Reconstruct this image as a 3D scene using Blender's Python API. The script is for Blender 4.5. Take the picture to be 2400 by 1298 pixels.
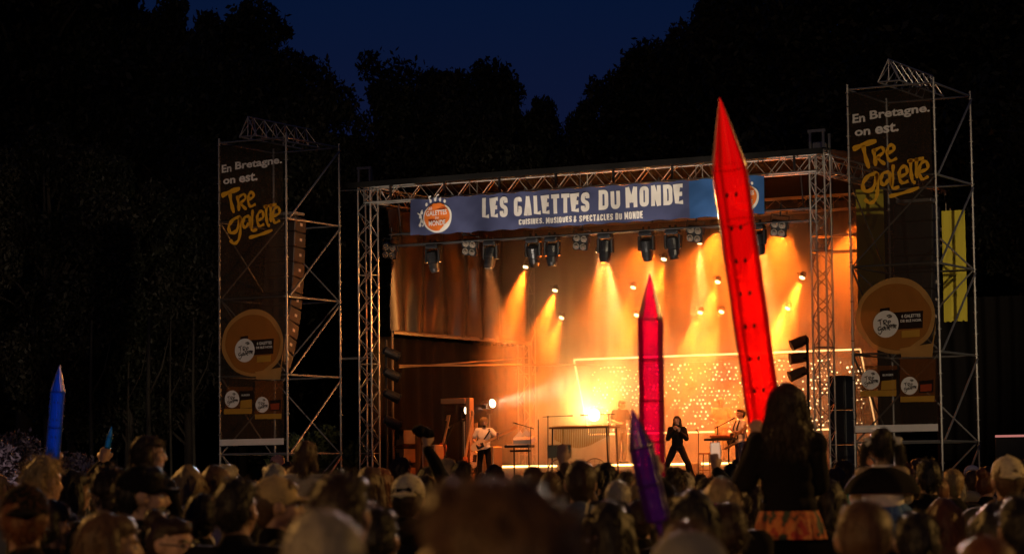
import bpy, bmesh, math, random
import numpy as np
from mathutils import Vector, Matrix, noise

random.seed(7); rng = np.random.default_rng(7)
for o in list(bpy.data.objects):
    bpy.data.objects.remove(o, do_unlink=True)
SC = bpy.context.scene
COL = SC.collection
R_ = math.radians

# ------------------------------------------------------------------ camera
CAM = Vector((22.788, -57.3956, 1.62))
F_PX, PITCH, ROLL, YAW = 6268.96, R_(4.39607), R_(-0.69599), R_(-28.16598)
FW = Vector((math.sin(YAW)*math.cos(PITCH), math.cos(YAW)*math.cos(PITCH), math.sin(PITCH)))
RT0 = Vector((math.cos(YAW), -math.sin(YAW), 0)); UP0 = RT0.cross(FW)
RT = math.cos(ROLL)*RT0 + math.sin(ROLL)*UP0
UP = math.cos(ROLL)*UP0 - math.sin(ROLL)*RT0
cam_d = bpy.data.cameras.new('camera'); cam = bpy.data.objects.new('camera', cam_d); COL.objects.link(cam)
cam.matrix_world = Matrix(((RT.x, UP.x, -FW.x, CAM.x), (RT.y, UP.y, -FW.y, CAM.y), (RT.z, UP.z, -FW.z, CAM.z), (0, 0, 0, 1)))
cam_d.sensor_width = 36; cam_d.lens = 36*F_PX/2400
cam_d.clip_start = 0.1; cam_d.clip_end = 3000
cam_d.dof.use_dof = True; cam_d.dof.focus_distance = 62; cam_d.dof.aperture_fstop = 5.0
SC.camera = cam

# ------------------------------------------------------------------ night sky (sun well below the horizon)
world = bpy.data.worlds.new('World'); SC.world = world; world.use_nodes = True
nt = world.node_tree
for n in list(nt.nodes): nt.nodes.remove(n)
wo = nt.nodes.new('ShaderNodeOutputWorld'); bg = nt.nodes.new('ShaderNodeBackground')
tc = nt.nodes.new('ShaderNodeTexCoord'); sx = nt.nodes.new('ShaderNodeSeparateXYZ'); cr = nt.nodes.new('ShaderNodeValToRGB')
nt.links.new(tc.outputs['Generated'], sx.inputs[0]); nt.links.new(sx.outputs['Z'], cr.inputs[0])
cr.color_ramp.elements[0].position = 0.0; cr.color_ramp.elements[0].color = (0.0090, 0.0085, 0.026, 1)
e = cr.color_ramp.elements.new(0.13); e.color = (0.0042, 0.0072, 0.030, 1)
e = cr.color_ramp.elements.new(0.19); e.color = (0.0014, 0.0068, 0.030, 1)
cr.color_ramp.elements[-1].position = 0.7; cr.color_ramp.elements[-1].color = (0.0006, 0.0030, 0.016, 1)
bg.inputs['Strength'].default_value = 1.0
nt.links.new(cr.outputs[0], bg.inputs[0]); nt.links.new(bg.outputs[0], wo.inputs[0])

SC.render.engine = 'CYCLES'
SC.view_settings.view_transform = 'Standard'; SC.view_settings.look = 'None'
SC.view_settings.exposure = 0; SC.view_settings.gamma = 1; SC.view_settings.use_curve_mapping = False
SC.cycles.use_denoising = True
SC.cycles.max_bounces = 6; SC.cycles.diffuse_bounces = 2; SC.cycles.glossy_bounces = 2
SC.cycles.transmission_bounces = 4; SC.cycles.transparent_max_bounces = 24; SC.cycles.volume_bounces = 1
SC.cycles.use_light_tree = True
SC.cycles.sample_clamp_indirect = 4; SC.cycles.sample_clamp_direct = 0
SC.cycles.caustics_reflective = False; SC.cycles.caustics_refractive = False
SC.cycles.volume_step_rate = 4; SC.cycles.volume_max_steps = 64

# ------------------------------------------------------------------ helpers: photo geometry
def ray(px, py): return FW + RT*((px-1200)/F_PX) - UP*((py-649)/F_PX)
def W(px, py, x=None, y=None, z=None, D=None):
    """point of the place seen at a photo pixel, on the plane x=, y= or z=, or D metres away"""
    r = ray(px, py)
    if y is not None: t = (y-CAM.y)/r.y
    elif x is not None: t = (x-CAM.x)/r.x
    elif z is not None: t = (z-CAM.z)/r.z
    else: t = D
    return CAM + r*t
def ground_at(px, D):
    r = ray(px, 1131); h = Vector((r.x, r.y, 0)); h.normalize()
    return Vector((CAM.x, CAM.y, 0)) + h*D
def horizon(px):
    a, b = ray(px, 0).z, ray(px, 1000).z
    return 1000*a/(a-b)

# ------------------------------------------------------------------ helpers: materials
MATS = {}
def mat(name, col, rough=0.6, metal=0.0, var=0.12, scale=8.0, bump=0.0, spec=0.4, detail=4.0, stretch=None, trans=0.0, emit=None, estr=0.0, sheen=0.0):
    if name in MATS: return MATS[name]
    m = bpy.data.materials.new(name); m.use_nodes = True; n = m.node_tree; b = n.nodes['Principled BSDF']
    b.inputs['Roughness'].default_value = rough; b.inputs['Metallic'].default_value = metal
    b.inputs['Specular IOR Level'].default_value = spec
    if sheen: b.inputs['Sheen Weight'].default_value = sheen
    t = n.nodes.new('ShaderNodeTexCoord'); no = n.nodes.new('ShaderNodeTexNoise')
    no.inputs['Scale'].default_value = scale; no.inputs['Detail'].default_value = detail
    mp = n.nodes.new('ShaderNodeMapping')
    if stretch: mp.inputs['Scale'].default_value = stretch
    n.links.new(t.outputs['Object'], mp.inputs[0]); n.links.new(mp.outputs[0], no.inputs['Vector'])
    mx = n.nodes.new('ShaderNodeMix'); mx.data_type = 'RGBA'
    c = Vector(col[:3])
    mx.inputs[6].default_value = (*(c*(1-var)), 1); mx.inputs[7].default_value = (*[min(1, v*(1+var)) for v in c], 1)
    n.links.new(no.outputs['Fac'], mx.inputs[0]); n.links.new(mx.outputs[2], b.inputs['Base Color'])
    if bump:
        bp = n.nodes.new('ShaderNodeBump'); bp.inputs['Strength'].default_value = bump; bp.inputs['Distance'].default_value = 0.02
        n.links.new(no.outputs['Fac'], bp.inputs['Height']); n.links.new(bp.outputs[0], b.inputs['Normal'])
    if emit:
        b.inputs['Emission Color'].default_value = (*emit, 1); b.inputs['Emission Strength'].default_value = estr
    MATS[name] = m; return m
def glow(name, col, s):
    if name in MATS: return MATS[name]
    m = bpy.data.materials.new(name); m.use_nodes = True; n = m.node_tree; n.nodes.clear()
    o = n.nodes.new('ShaderNodeOutputMaterial'); e = n.nodes.new('ShaderNodeEmission')
    e.inputs[0].default_value = (*col, 1); e.inputs[1].default_value = s
    n.links.new(e.outputs[0], o.inputs[0]); m.cycles.emission_sampling = 'NONE' if s < 0 else 'AUTO'
    MATS[name] = m; return m
def scrim(name, col, through, gloss=0.0, tint=(1, 1, 1), translucent=0.3, rough=0.5):
    """printed mesh fabric / film that lets part of the light through"""
    if name in MATS: return MATS[name]
    m = bpy.data.materials.new(name); m.use_nodes = True; n = m.node_tree; n.nodes.clear()
    o = n.nodes.new('ShaderNodeOutputMaterial'); d = n.nodes.new('ShaderNodeBsdfDiffuse'); tl = n.nodes.new('ShaderNodeBsdfTranslucent')
    tr = n.nodes.new('ShaderNodeBsdfTransparent'); m1 = n.nodes.new('ShaderNodeMixShader'); m2 = n.nodes.new('ShaderNodeMixShader')
    t = n.nodes.new('ShaderNodeTexCoord'); no = n.nodes.new('ShaderNodeTexNoise'); no.inputs['Scale'].default_value = 3.0; no.inputs['Detail'].default_value = 6
    n.links.new(t.outputs['Object'], no.inputs['Vector'])
    mx = n.nodes.new('ShaderNodeMix'); mx.data_type = 'RGBA'; c = Vector(col)
    mx.inputs[6].default_value = (*(c*0.8), 1); mx.inputs[7].default_value = (*[min(1, v*1.2) for v in c], 1)
    n.links.new(no.outputs['Fac'], mx.inputs[0]); n.links.new(mx.outputs[2], d.inputs[0]); n.links.new(mx.outputs[2], tl.inputs[0])
    tr.inputs[0].default_value = (*tint, 1)
    m1.inputs[0].default_value = translucent; n.links.new(d.outputs[0], m1.inputs[1]); n.links.new(tl.outputs[0], m1.inputs[2])
    m2.inputs[0].default_value = through; n.links.new(m1.outputs[0], m2.inputs[1]); n.links.new(tr.outputs[0], m2.inputs[2])
    last = m2
    if gloss:
        g = n.nodes.new('ShaderNodeBsdfGlossy'); g.inputs['Roughness'].default_value = rough
        m3 = n.nodes.new('ShaderNodeMixShader'); fr = n.nodes.new('ShaderNodeFresnel'); fr.inputs[0].default_value = 1.45
        n.links.new(fr.outputs[0], m3.inputs[0]); n.links.new(m2.outputs[0], m3.inputs[1]); n.links.new(g.outputs[0], m3.inputs[2]); last = m3
    n.links.new(last.outputs[0], o.inputs[0]); MATS[name] = m; return m

# ------------------------------------------------------------------ helpers: meshes
class MB:
    """collects shapes into one mesh"""
    def __init__(s): s.v = []; s.f = []
    def add(s, vs, fs):
        o = len(s.v); s.v += [tuple(v) for v in vs]; s.f += [tuple(i+o for i in f) for f in fs]; return s
    def box(s, c, size, rot=None):
        hx, hy, hz = [v/2 for v in size]; c = Vector(c)
        p = [Vector((x, y, z)) for x in (-hx, hx) for y in (-hy, hy) for z in (-hz, hz)]
        if rot is not None: p = [rot @ q for q in p]
        return s.add([c+q for q in p], [(0, 1, 3, 2), (4, 6, 7, 5), (0, 4, 5, 1), (2, 3, 7, 6), (0, 2, 6, 4), (1, 5, 7, 3)])
    def bbox(s, c, size, b=0.01, rot=None):
        """bevelled box: chamfered edges"""
        hx, hy, hz = [v/2 for v in size]; c = Vector(c); b = min(b, hx*.8, hy*.8, hz*.8)
        bm = bmesh.new(); bmesh.ops.create_cube(bm, size=1)
        for v in bm.verts: v.co = Vector((v.co.x*size[0], v.co.y*size[1], v.co.z*size[2]))
        bmesh.ops.bevel(bm, geom=list(bm.edges), offset=b, segments=1, affect='EDGES')
        bm.verts.ensure_lookup_table()
        vs = [(rot @ v.co if rot is not None else v.co)+c for v in bm.verts]
        fs = [[v.index for v in f.verts] for f in bm.faces]; bm.free()
        return s.add(vs, fs)
    def tube(s, pts, r, n=8, cap=True):
        pts = [Vector(p) for p in pts]; k = len(pts)
        rs = r if isinstance(r, (list, tuple)) else [r]*k
        up = None; vs = []; fs = []
        for i, p in enumerate(pts):
            d = (pts[min(i+1, k-1)]-pts[max(i-1, 0)]).normalized()
            if up is None: up = d.orthogonal().normalized()
            up = (up - d*up.dot(d)); up = up.normalized() if up.length > 1e-6 else d.orthogonal().normalized()
            w = d.cross(up)
            for j in range(n):
                a = 2*math.pi*j/n; vs.append(p + (up*math.cos(a)+w*math.sin(a))*rs[i])
        for i in range(k-1):
            for j in range(n):
                a, b = i*n+j, i*n+(j+1) % n; fs.append((a, b, b+n, a+n))
        if cap: fs.append(tuple(reversed(range(n)))); fs.append(tuple(range((k-1)*n, k*n)))
        return s.add(vs, fs)
    def ell(s, c, r, rot=None, n=12, m=8):
        vs = []; fs = []; c = Vector(c)
        r = (r, r, r) if not isinstance(r, (tuple, list)) else r
        vs.append(Vector((0, 0, r[2])))
        for i in range(1, m):
            t = math.pi*i/m
            for j in range(n):
                a = 2*math.pi*j/n; vs.append(Vector((r[0]*math.sin(t)*math.cos(a), r[1]*math.sin(t)*math.sin(a), r[2]*math.cos(t))))
        vs.append(Vector((0, 0, -r[2])))
        for j in range(n): fs.append((0, 1+j, 1+(j+1) % n))
        for i in range(m-2):
            for j in range(n):
                a, b = 1+i*n+j, 1+i*n+(j+1) % n; fs.append((a, a+n, b+n, b))
        l = len(vs)-1
        for j in range(n): fs.append((l, l-n+(j+1) % n, l-n+j))
        if rot is not None: vs = [rot @ v for v in vs]
        return s.add([v+c for v in vs], fs)
    def cap(s, a, b, ra, rb, n=10):
        """closed tapered capsule"""
        a, b = Vector(a), Vector(b); d = b-a; L = max(d.length, 1e-5); d = d/L
        pts = [a-d*ra*.95, a-d*ra*.75, a-d*ra*.4, a, b, b+d*rb*.4, b+d*rb*.75, b+d*rb*.95]
        rs = [ra*.3, ra*.66, ra*.92, ra, rb, rb*.92, rb*.66, rb*.3]
        return s.tube(pts, rs, n)
    def lathe(s, prof, c=(0, 0, 0), rot=None, n=20):
        vs = []; fs = []; c = Vector(c)
        for r, z in prof:
            for j in range(n):
                a = 2*math.pi*j/n; v = Vector((r*math.cos(a), r*math.sin(a), z)); vs.append((rot @ v if rot is not None else v)+c)
        for i in range(len(prof)-1):
            for j in range(n):
                a, b = i*n+j, i*n+(j+1) % n; fs.append((a, b, b+n, a+n))
        fs.append(tuple(reversed(range(n)))); fs.append(tuple(range((len(prof)-1)*n, len(prof)*n)))
        return s.add(vs, fs)
    def mesh(s, name, m, smooth=False):
        me = bpy.data.meshes.new(name); me.from_pydata(s.v, [], s.f); me.update()
        if m: me.materials.append(m)
        if smooth: me.polygons.foreach_set('use_smooth', [True]*len(me.polygons))
        return me
    def build(s, name, m, parent=None, loc=None, smooth=False, rz=0):
        return link(name, s.mesh(name, m, smooth), parent, loc, rz)

def link(name, me, parent=None, loc=None, rz=0):
    o = bpy.data.objects.new(name, me); COL.objects.link(o)
    if parent is not None: o.parent = parent
    if loc is not None: o.location = loc
    if rz: o.rotation_euler = (0, 0, rz)
    return o
def tag(o, label=None, cat=None, group=None, kind=None):
    for k, v in (('label', label), ('category', cat), ('group', group), ('kind', kind)):
        if v: o[k] = v
    return o
def thing(name, label, cat, loc=(0, 0, 0), rz=0, group=None):
    o = bpy.data.objects.new(name, None); COL.objects.link(o); o.location = loc; o.rotation_euler = (0, 0, rz)
    o.empty_display_size = 0.2
    return tag(o, label, cat, group)
def copy_tree(o, parent=None):
    c = o.copy(); COL.objects.link(c)
    if parent is not None: c.parent = parent
    for ch in list(o.children): copy_tree(ch, c)
    return c
def set_mat(o, m):
    if not o.material_slots: return
    o.material_slots[0].link = 'OBJECT'; o.material_slots[0].material = m
UNIT = {}
def pole(parent, name, a, b, r, m, n=8):
    """one straight bar as an object that shares a unit cylinder"""
    key = (m.name, n)
    if key not in UNIT: UNIT[key] = MB().tube([(0, 0, 0), (0, 0, 1)], 1, n).mesh('bar', m, False)
    a, b = Vector(a), Vector(b); d = b-a
    o = link(name, UNIT[key], parent)
    q = d.to_track_quat('Z', 'Y')
    o.matrix_local = Matrix.LocRotScale(a, q, Vector((r, r, d.length)))
    return o
def lamp(name, kind, loc, target, power, col, size_deg=40, blend=0.5, radius=0.05, parent=None):
    l = bpy.data.lights.new(name, kind); l.energy = power; l.color = col
    if kind == 'SPOT': l.spot_size = R_(size_deg); l.spot_blend = blend
    if kind in ('SPOT', 'POINT'): l.shadow_soft_size = radius
    o = bpy.data.objects.new(name, l); COL.objects.link(o); o.location = loc
    if target is not None: o.rotation_euler = (Vector(target)-Vector(loc)).to_track_quat('-Z', 'Y').to_euler()
    return o

# lettering: the built-in font, or brush strokes
def text_mesh(s, bold=0.0):
    c = bpy.data.curves.new('t', 'FONT'); c.body = s; c.size = 1; c.offset = bold; c.resolution_u = 3
    o = bpy.data.objects.new('t', c); COL.objects.link(o)
    dg = bpy.context.evaluated_depsgraph_get(); me = bpy.data.meshes.new_from_object(o.evaluated_get(dg))
    vs = np.array([v.co[:] for v in me.vertices]); fs = [tuple(p.vertices) for p in me.polygons]
    bpy.data.objects.remove(o); bpy.data.curves.remove(c); bpy.data.meshes.remove(me)
    return vs, fs
def put_text(mb, s, x0, x1, z0, z1, y, bold=0.0, slope=0.0, jitter=0.0):
    """text s filling the box x0..x1, z0..z1 on the plane y (facing -y)"""
    vs, fs = text_mesh(s, bold); lo = vs.min(0); hi = vs.max(0); u = (vs-lo)/np.maximum(hi-lo, 1e-6)
    X = x0+u[:, 0]*(x1-x0); Z = z0+u[:, 1]*(z1-z0)+slope*(X-x0)
    mb.add([(a, y, b) for a, b in zip(X, Z)], fs)
def stroke(mb, pts, w, to, y):
    """brush stroke through photo points; to() maps a photo point to (x, z)"""
    P = [Vector(to(*p)) for p in pts]
    Q = []
    for i in range(len(P)-1):
        p0, p1, p2, p3 = P[max(i-1, 0)], P[i], P[i+1], P[min(i+2, len(P)-1)]
        for k in range(5):
            t = k/5; Q.append(.5*((2*p1)+(-p0+p2)*t+(2*p0-5*p1+4*p2-p3)*t*t+(-p0+3*p1-3*p2+p3)*t**3))
    Q.append(P[-1]); n = len(Q); vs = []; fs = []
    for i, q in enumerate(Q):
        d = (Q[min(i+1, n-1)]-Q[max(i-1, 0)]); d = d.normalized() if d.length > 0 else Vector((1, 0))
        nn = Vector((-d.y, d.x)); ww = w/2*(.82+.18*math.sin(i*1.1))*(0.75 if i in (0, n-1) else 1)
        for sgn in (1, -1): a = q+nn*ww*sgn; vs.append((a.x, y, a.y))
    for i in range(n-1): fs.append((2*i, 2*i+1, 2*i+3, 2*i+2))
    mb.add(vs, fs)
def disc(mb, cx, cz, rx, rz_, y, n=40, wob=0.0, seed=0):
    vs = []
    for j in range(n):
        a = 2*math.pi*j/n; k = 1+wob*noise.noise((math.cos(a)*1.5+seed, math.sin(a)*1.5, seed))
        vs.append((cx+rx*k*math.cos(a), y, cz+rz_*k*math.sin(a)))
    mb.add(vs, [tuple(range(n))])
def poly(mb, pts, y): mb.add([(p[0], y, p[1]) for p in pts], [tuple(range(len(pts)))])

GLYPH = {'L': [[(0, 1), (0, 0), (1, 0)]], 'E': [[(1, 1), (0, 1), (0, 0), (1, 0)], [(0, .5), (.85, .5)]], 'S': [[(1, .74), (1, 1), (0, 1), (0, .56), (1, .44), (1, 0), (0, 0), (0, .26)]],
         'G': [[(1, .82), (1, 1), (0, 1), (0, 0), (1, 0), (1, .40), (.6, .40)]], 'A': [[(0, 0), (.5, 1)], [(.5, 1), (1, 0)], [(.2, .28), (.8, .28)]], 'T': [[(0, 1), (1, 1)], [(.5, 1), (.5, 0)]],
         'D': [[(0, 0), (0, 1)], [(.02, 1), (1, 1), (1, 0), (.02, 0)]], 'U': [[(0, 1), (0, 0), (1, 0), (1, 1)]], 'M': [[(0, 0), (0, 1)], [(0, 1), (.5, .25)], [(.5, .25), (1, 1)], [(1, 1), (1, 0)]],
         'O': [[(0, .5), (0, 1), (1, 1), (1, 0), (0, 0), (0, .5)]], 'N': [[(0, 0), (0, 1)], [(0, 1), (1, 0)], [(1, 0), (1, 1)]], 'C': [[(1, .70), (1, 1), (0, 1), (0, 0), (1, 0), (1, .30)]],
         'I': [[(.5, 0), (.5, 1)]], 'Q': [[(0, .5), (0, 1), (1, 1), (1, 0), (0, 0), (0, .5)], [(.55, .25), (1.05, -.08)]], 'P': [[(0, 0), (0, 1), (1, 1), (1, .46), (0, .46)]],
         '&': [[(1, 0), (.15, .75), (.25, 1), (.7, 1), (.7, .72), (0, .35), (0, 0), (.6, 0), (1, .42)]], ',': [[(.5, .08), (.2, -.14)]]}
ROUND = 'SGDUOCQP&'
def block_letters(s, x0, x1, z0, z1, t):
    """condensed block capitals filling a box: list of (verts, faces) in x, z"""
    adv = [{'I': .30, 'M': 1.3, 'N': 1.06, ',': .25, '&': 1.1, 'E': .88, 'L': .86}.get(c, 1) for c in s]; gap = .26
    u = (x1-x0)/(sum(adv)+gap*(len(s)-1)); x = x0; out = []; h = z1-z0
    for c, a in zip(s, adv):
        w = a*u; V_ = []; F_ = []
        for path in GLYPH[c]:
            pts = [Vector((x+t/2+p[0]*(w-t) if c != 'I' else x+w/2, z0+t/2+p[1]*(h-t))) for p in path]
            if c in 'ANM' : pts = [Vector((x+t/2+p[0]*(w-t), z0+p[1]*h)) for p in path]
            if c == 'A' and path[0][1] == .28: pts = [Vector((x+t*.5+p[0]*(w-t), z0+p[1]*h)) for p in path]
            if c == 'D' and len(pts) == 2: pts = [Vector((pts[0].x, z0)), Vector((pts[0].x, z1))]
            if c in ROUND and len(pts) > 2:
                q = [pts[0]]; r = min(w*.34, h*.2)
                for i in range(1, len(pts)-1):
                    A, B, C_ = pts[i-1], pts[i], pts[i+1]; ra = min(r, (A-B).length*.48, (C_-B).length*.48)
                    a0 = B+(A-B).normalized()*ra; c0 = B+(C_-B).normalized()*ra
                    for k in range(5): tt = k/4; q.append(a0*(1-tt)**2+B*2*tt*(1-tt)+c0*tt*tt)
                q.append(pts[-1]); pts = q
            elif c not in 'ANMI,':       # square ends and mitred corners
                d0 = (pts[0]-pts[1]).normalized(); d1 = (pts[-1]-pts[-2]).normalized()
                if c == 'T' and path[0][1] == 1 and path[1][1] == 1 or c in 'EL': pts = [pts[0]+d0*t/2]+pts[1:-1]+[pts[-1]+d1*t/2]
                if c == 'T' and path[1][1] == 0: pts[-1] = pts[-1]+d1*t/2
            if c == 'I': pts = [Vector((x+w/2, z0)), Vector((x+w/2, z1))]
            n = len(pts); b = len(V_)
            for i, q in enumerate(pts):
                d = (pts[min(i+1, n-1)]-pts[max(i-1, 0)]).normalized(); nn = Vector((-d.y, d.x)); k = t/2
                if 0 < i < n-1:
                    e1 = (pts[i]-pts[i-1]).normalized(); k = t/2/max(.5, abs(Vector((-e1.y, e1.x)).dot(nn)))
                V_ += [q+nn*k, q-nn*k]
            for i in range(n-1): F_.append((b+2*i, b+2*i+1, b+2*i+3, b+2*i+2))
        out.append((V_, F_)); x += (a+gap)*u
    return out
# ================================================================== materials
M = {}
M['grass'] = mat('trodden_grass', (0.035, 0.04, 0.018), .9, var=.5, scale=1.2, detail=8)
M['steel'] = mat('galvanised_steel', (0.30, 0.285, 0.265), .45, .7, var=.25, scale=14, bump=.05)
M['alu'] = mat('truss_aluminium', (0.46, 0.44, 0.40), .4, .75, var=.15, scale=20)
M['black'] = mat('black_paint', (0.012, 0.012, 0.013), .5, var=.3, scale=20)
M['blackgloss'] = mat('black_plastic', (0.02, 0.02, 0.022), .3, var=.2, scale=20)
M['cloth'] = mat('black_drape', (0.009, 0.0075, 0.007), .85, var=.3, scale=4, bump=.2, spec=.08)
M['pvc'] = mat('black_pvc_sheet', (0.02, 0.016, 0.015), .36, var=.35, scale=2.5, bump=.5, detail=7)
M['deck'] = mat('stage_deck', (0.04, 0.03, 0.022), .5, var=.35, scale=6)
M['riser'] = mat('riser_board', (0.34, 0.3, 0.24), .6, var=.2, scale=5)
M['wood'] = mat('plywood', (0.36, 0.22, 0.11), .55, var=.25, scale=5, stretch=(1, 1, .1))
M['cream'] = mat('pale_frame', (0.27, 0.18, 0.10), .6, var=.15)
M['canopy'] = mat('roof_skin', (0.012, 0.011, 0.010), .85, var=.4, scale=1.5, bump=.3, spec=.08)
M['bark'] = mat('bark', (0.055, 0.045, 0.035), .9, var=.4, scale=7, bump=.5)
M['leaf'] = mat('dark_leaves', (0.020, 0.022, 0.011), .6, var=.6, scale=.8)
M['leaf2'] = mat('brown_green_leaves', (0.024, 0.021, 0.011), .6, var=.6, scale=.8)
M['shrubleaf'] = mat('shrub_leaves', (0.09, 0.10, 0.04), .35, var=.5, scale=3)
M['yellow'] = mat('yellow_cloth', (0.75, 0.62, 0.06), .75, var=.08, scale=2, bump=.15)
M['white'] = mat('white_cloth', (0.75, 0.73, 0.7), .75, var=.06, bump=.1)
M['orangecab'] = mat('speaker_face', (0.03, 0.02, 0.016), .5, var=.3, scale=12)
M['cab'] = mat('brown_cabinet', (0.20, 0.11, 0.05), .55, var=.2, scale=8)

# ================================================================== ground
gm = MB(); n = 40
gv = []; gf = []
for i in range(n+1):
    for j in range(n+1):
        x = -420+900*i/n; y = -160+900*j/n
        gv.append((x, y, .06*noise.noise((x*.05, y*.05, 0)) if -20 < x < 40 and -70 < y < 10 else 0.0))
for i in range(n):
    for j in range(n): a = i*(n+1)+j; gf.append((a, a+n+1, a+n+2, a+1))
gm.add(gv, gf); tag(gm.build('ground', M['grass']), kind='structure')

# ================================================================== stage platform
FZ = 1.6
st = thing('stage_platform', 'raised dark stage deck with skirted front under the roof truss', 'stage', (0, 0, 0))
b = MB()
for i in range(7):
    for j in range(5):
        b2 = MB().bbox((-13.2+1.02+i*1.9, 3.0+.95+j*1.9, FZ-.1), (1.885, 1.885, .2), .012)
        b2.build('deck_panel', M['deck'], st)
for i in range(14):
    MB().box((-13.7+.48+i*.95, 2.95, .74), (.93, .05, 1.44)).build('skirt_panel', M['cloth'], st)
rs = thing('back_riser', 'long low riser along the back of the stage with a glowing edge strip', 'riser', (0, 0, 0))
RY = 8.0; RZ = 2.1
MB().bbox((-8.0, RY+1.6, (FZ+RZ)/2), (9.6, 3.2, RZ-FZ-.004), .02).build('riser_deck', M['riser'], rs)
STRIP = glow('strip_light', (1.0, .50, .14), 9)
for xa, xb in ((-12.75, -10.9), (-10.6, -9.9), (-9.55, -7.0), (-6.55, -4.9), (-4.6, -3.3)):
    MB().box(((xa+xb)/2, RY-.02, RZ-.03), (xb-xa, .03, .05)).build('led_strip', STRIP, rs)

# ================================================================== square lattice trusses
def lattice(root, p0, p1, side_u, side_v, w, m, step, chord_r=.025, brace_r=.011, faces=(0, 1, 2, 3)):
    """square truss between p0 and p1 (centre line): four chords and zigzag braces on the chosen faces"""
    p0, p1 = Vector(p0), Vector(p1); L = (p1-p0).length; d = (p1-p0)/L; u = Vector(side_u)*w/2; v = Vector(side_v)*w/2
    c = [-u-v, u-v, u+v, -u+v]
    for k in c: pole(root, 'chord', p0+k, p1+k, chord_r, m, 8)
    n = max(2, int(round(L/step)))
    for fi in faces:
        a, b_ = c[fi], c[(fi+1) % 4]
        for i in range(n):
            q0 = p0+d*(L*i/n); q1 = p0+d*(L*(i+1)/n)
            s, e = (a, b_) if (i+fi) % 2 == 0 else (b_, a)
            pole(root, 'brace', q0+s, q1+e, brace_r, m, 6)
        for t in (0, .25, .5, .75, 1):
            pole(root, 'batten', p0+d*(L*t)+a, p0+d*(L*t)+b_, brace_r*1.1, m, 6)
X0, X1, TY = -13.71, -0.95, 2.76      # truss tower centre lines
TW = .38; Y2 = 11.6
tl = thing('truss_tower', 'slim silver lattice tower at the stage left corner beside the scaffold', 'truss tower', (X0, TY, 0), group='stage roof towers')
lattice(tl, (0, 0, .1), (0, 0, 9.45), (1, 0, 0), (0, 1, 0), TW, M['alu'], .33)
MB().bbox((0, 0, .06), (.8, .8, .12), .01).build('base_plate', M['steel'], tl)
h = MB()
for dx in (-.17, .17): h.box((dx, -.17, 9.72), (.05, .05, .5))
h.box((0, -.17, 9.93), (.44, .06, .07)); h.box((0.02, .15, 9.72), (.06, .05, .42)); h.build('hoist_head', M['steel'], tl)
tr_ = thing('truss_tower', 'silver lattice tower carrying the right end of the stage roof', 'truss tower', (X1, TY, 0), group='stage roof towers')
lattice(tr_, (0, 0, .1), (0, 0, 9.45), (1, 0, 0), (0, 1, 0), TW, M['alu'], .33)
MB().bbox((0, 0, .06), (.8, .8, .12), .01).build('base_plate', M['steel'], tr_)
h = MB()
for dx in (-.17, .17): h.box((dx, -.17, 9.74), (.05, .05, .55))
h.box((0, -.17, 9.99), (.44, .06, .07)); h.box((.2, .15, 9.7), (.05, .05, .5)); h.bbox((0, 0, 9.62), (.3, .25, .22), .03); h.build('hoist_head', M['steel'], tr_)
for xx, lab in ((X0, 'plain lattice tower holding up the rear left corner of the roof'), (X1, 'plain lattice tower holding up the rear right corner of the roof')):
    t = thing('truss_tower', lab, 'truss tower', (xx, Y2, 0), group='stage roof towers')
    lattice(t, (0, 0, .1), (0, 0, 9.45), (1, 0, 0), (0, 1, 0), TW, M['alu'], .5, faces=(0, 1))

ft = thing('roof_truss', 'long front lattice beam of the stage roof above the blue banner', 'roof truss', (0, TY, 9.22), group='stage roof beams')
lattice(ft, (X0, 0, 0), (X1, 0, 0), (0, 1, 0), (0, 0, 1), .40, M['alu'], .36, faces=(0, 1, 2, 3))
ft2 = thing('roof_truss', 'rear lattice beam across the back of the stage roof', 'roof truss', (0, Y2, 9.22), group='stage roof beams')
lattice(ft2, (X0, 0, 0), (X1, 0, 0), (0, 1, 0), (0, 0, 1), .40, M['alu'], .5, faces=(0, 1))
for xx, lab in ((X0, 'lattice side beam of the roof running back over the left wing'), (X1, 'lattice side beam of the roof running back behind the right tower')):
    t = thing('roof_truss', lab, 'roof truss', (xx, TY, 9.22), group='stage roof beams')
    lattice(t, (0, .3, 0), (0, Y2-TY-.3, 0), (1, 0, 0), (0, 0, 1), .40, M['alu'], .45, faces=(0, 1, 3))
t = thing('roof_truss', 'lower lattice beam at the right wing beside the right tower', 'roof truss', (0, 6.5, 7.6), group='stage roof beams')
lattice(t, (-2.6, 0, 0), (1.2, 0, 0), (0, 1, 0), (0, 0, 1), .42, M['alu'], .36, faces=(0, 2))
LT = thing('lamp_truss', 'low black lattice beam carrying the overhead stage lamps under the banner', 'lamp truss', (0, 3.3, 8.05), group='stage roof beams')
lattice(LT, (-13.3, 0, 0), (-1.3, 0, 0), (0, 1, 0), (0, 0, 1), .30, M['black'], .4, faces=(0, 2))
for i in range(7):
    pole(LT, 'hanging_rod', (-13+i*1.9, 0, .1), (-13+i*1.9, -.2, 1.15), .02, M['black'])

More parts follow.
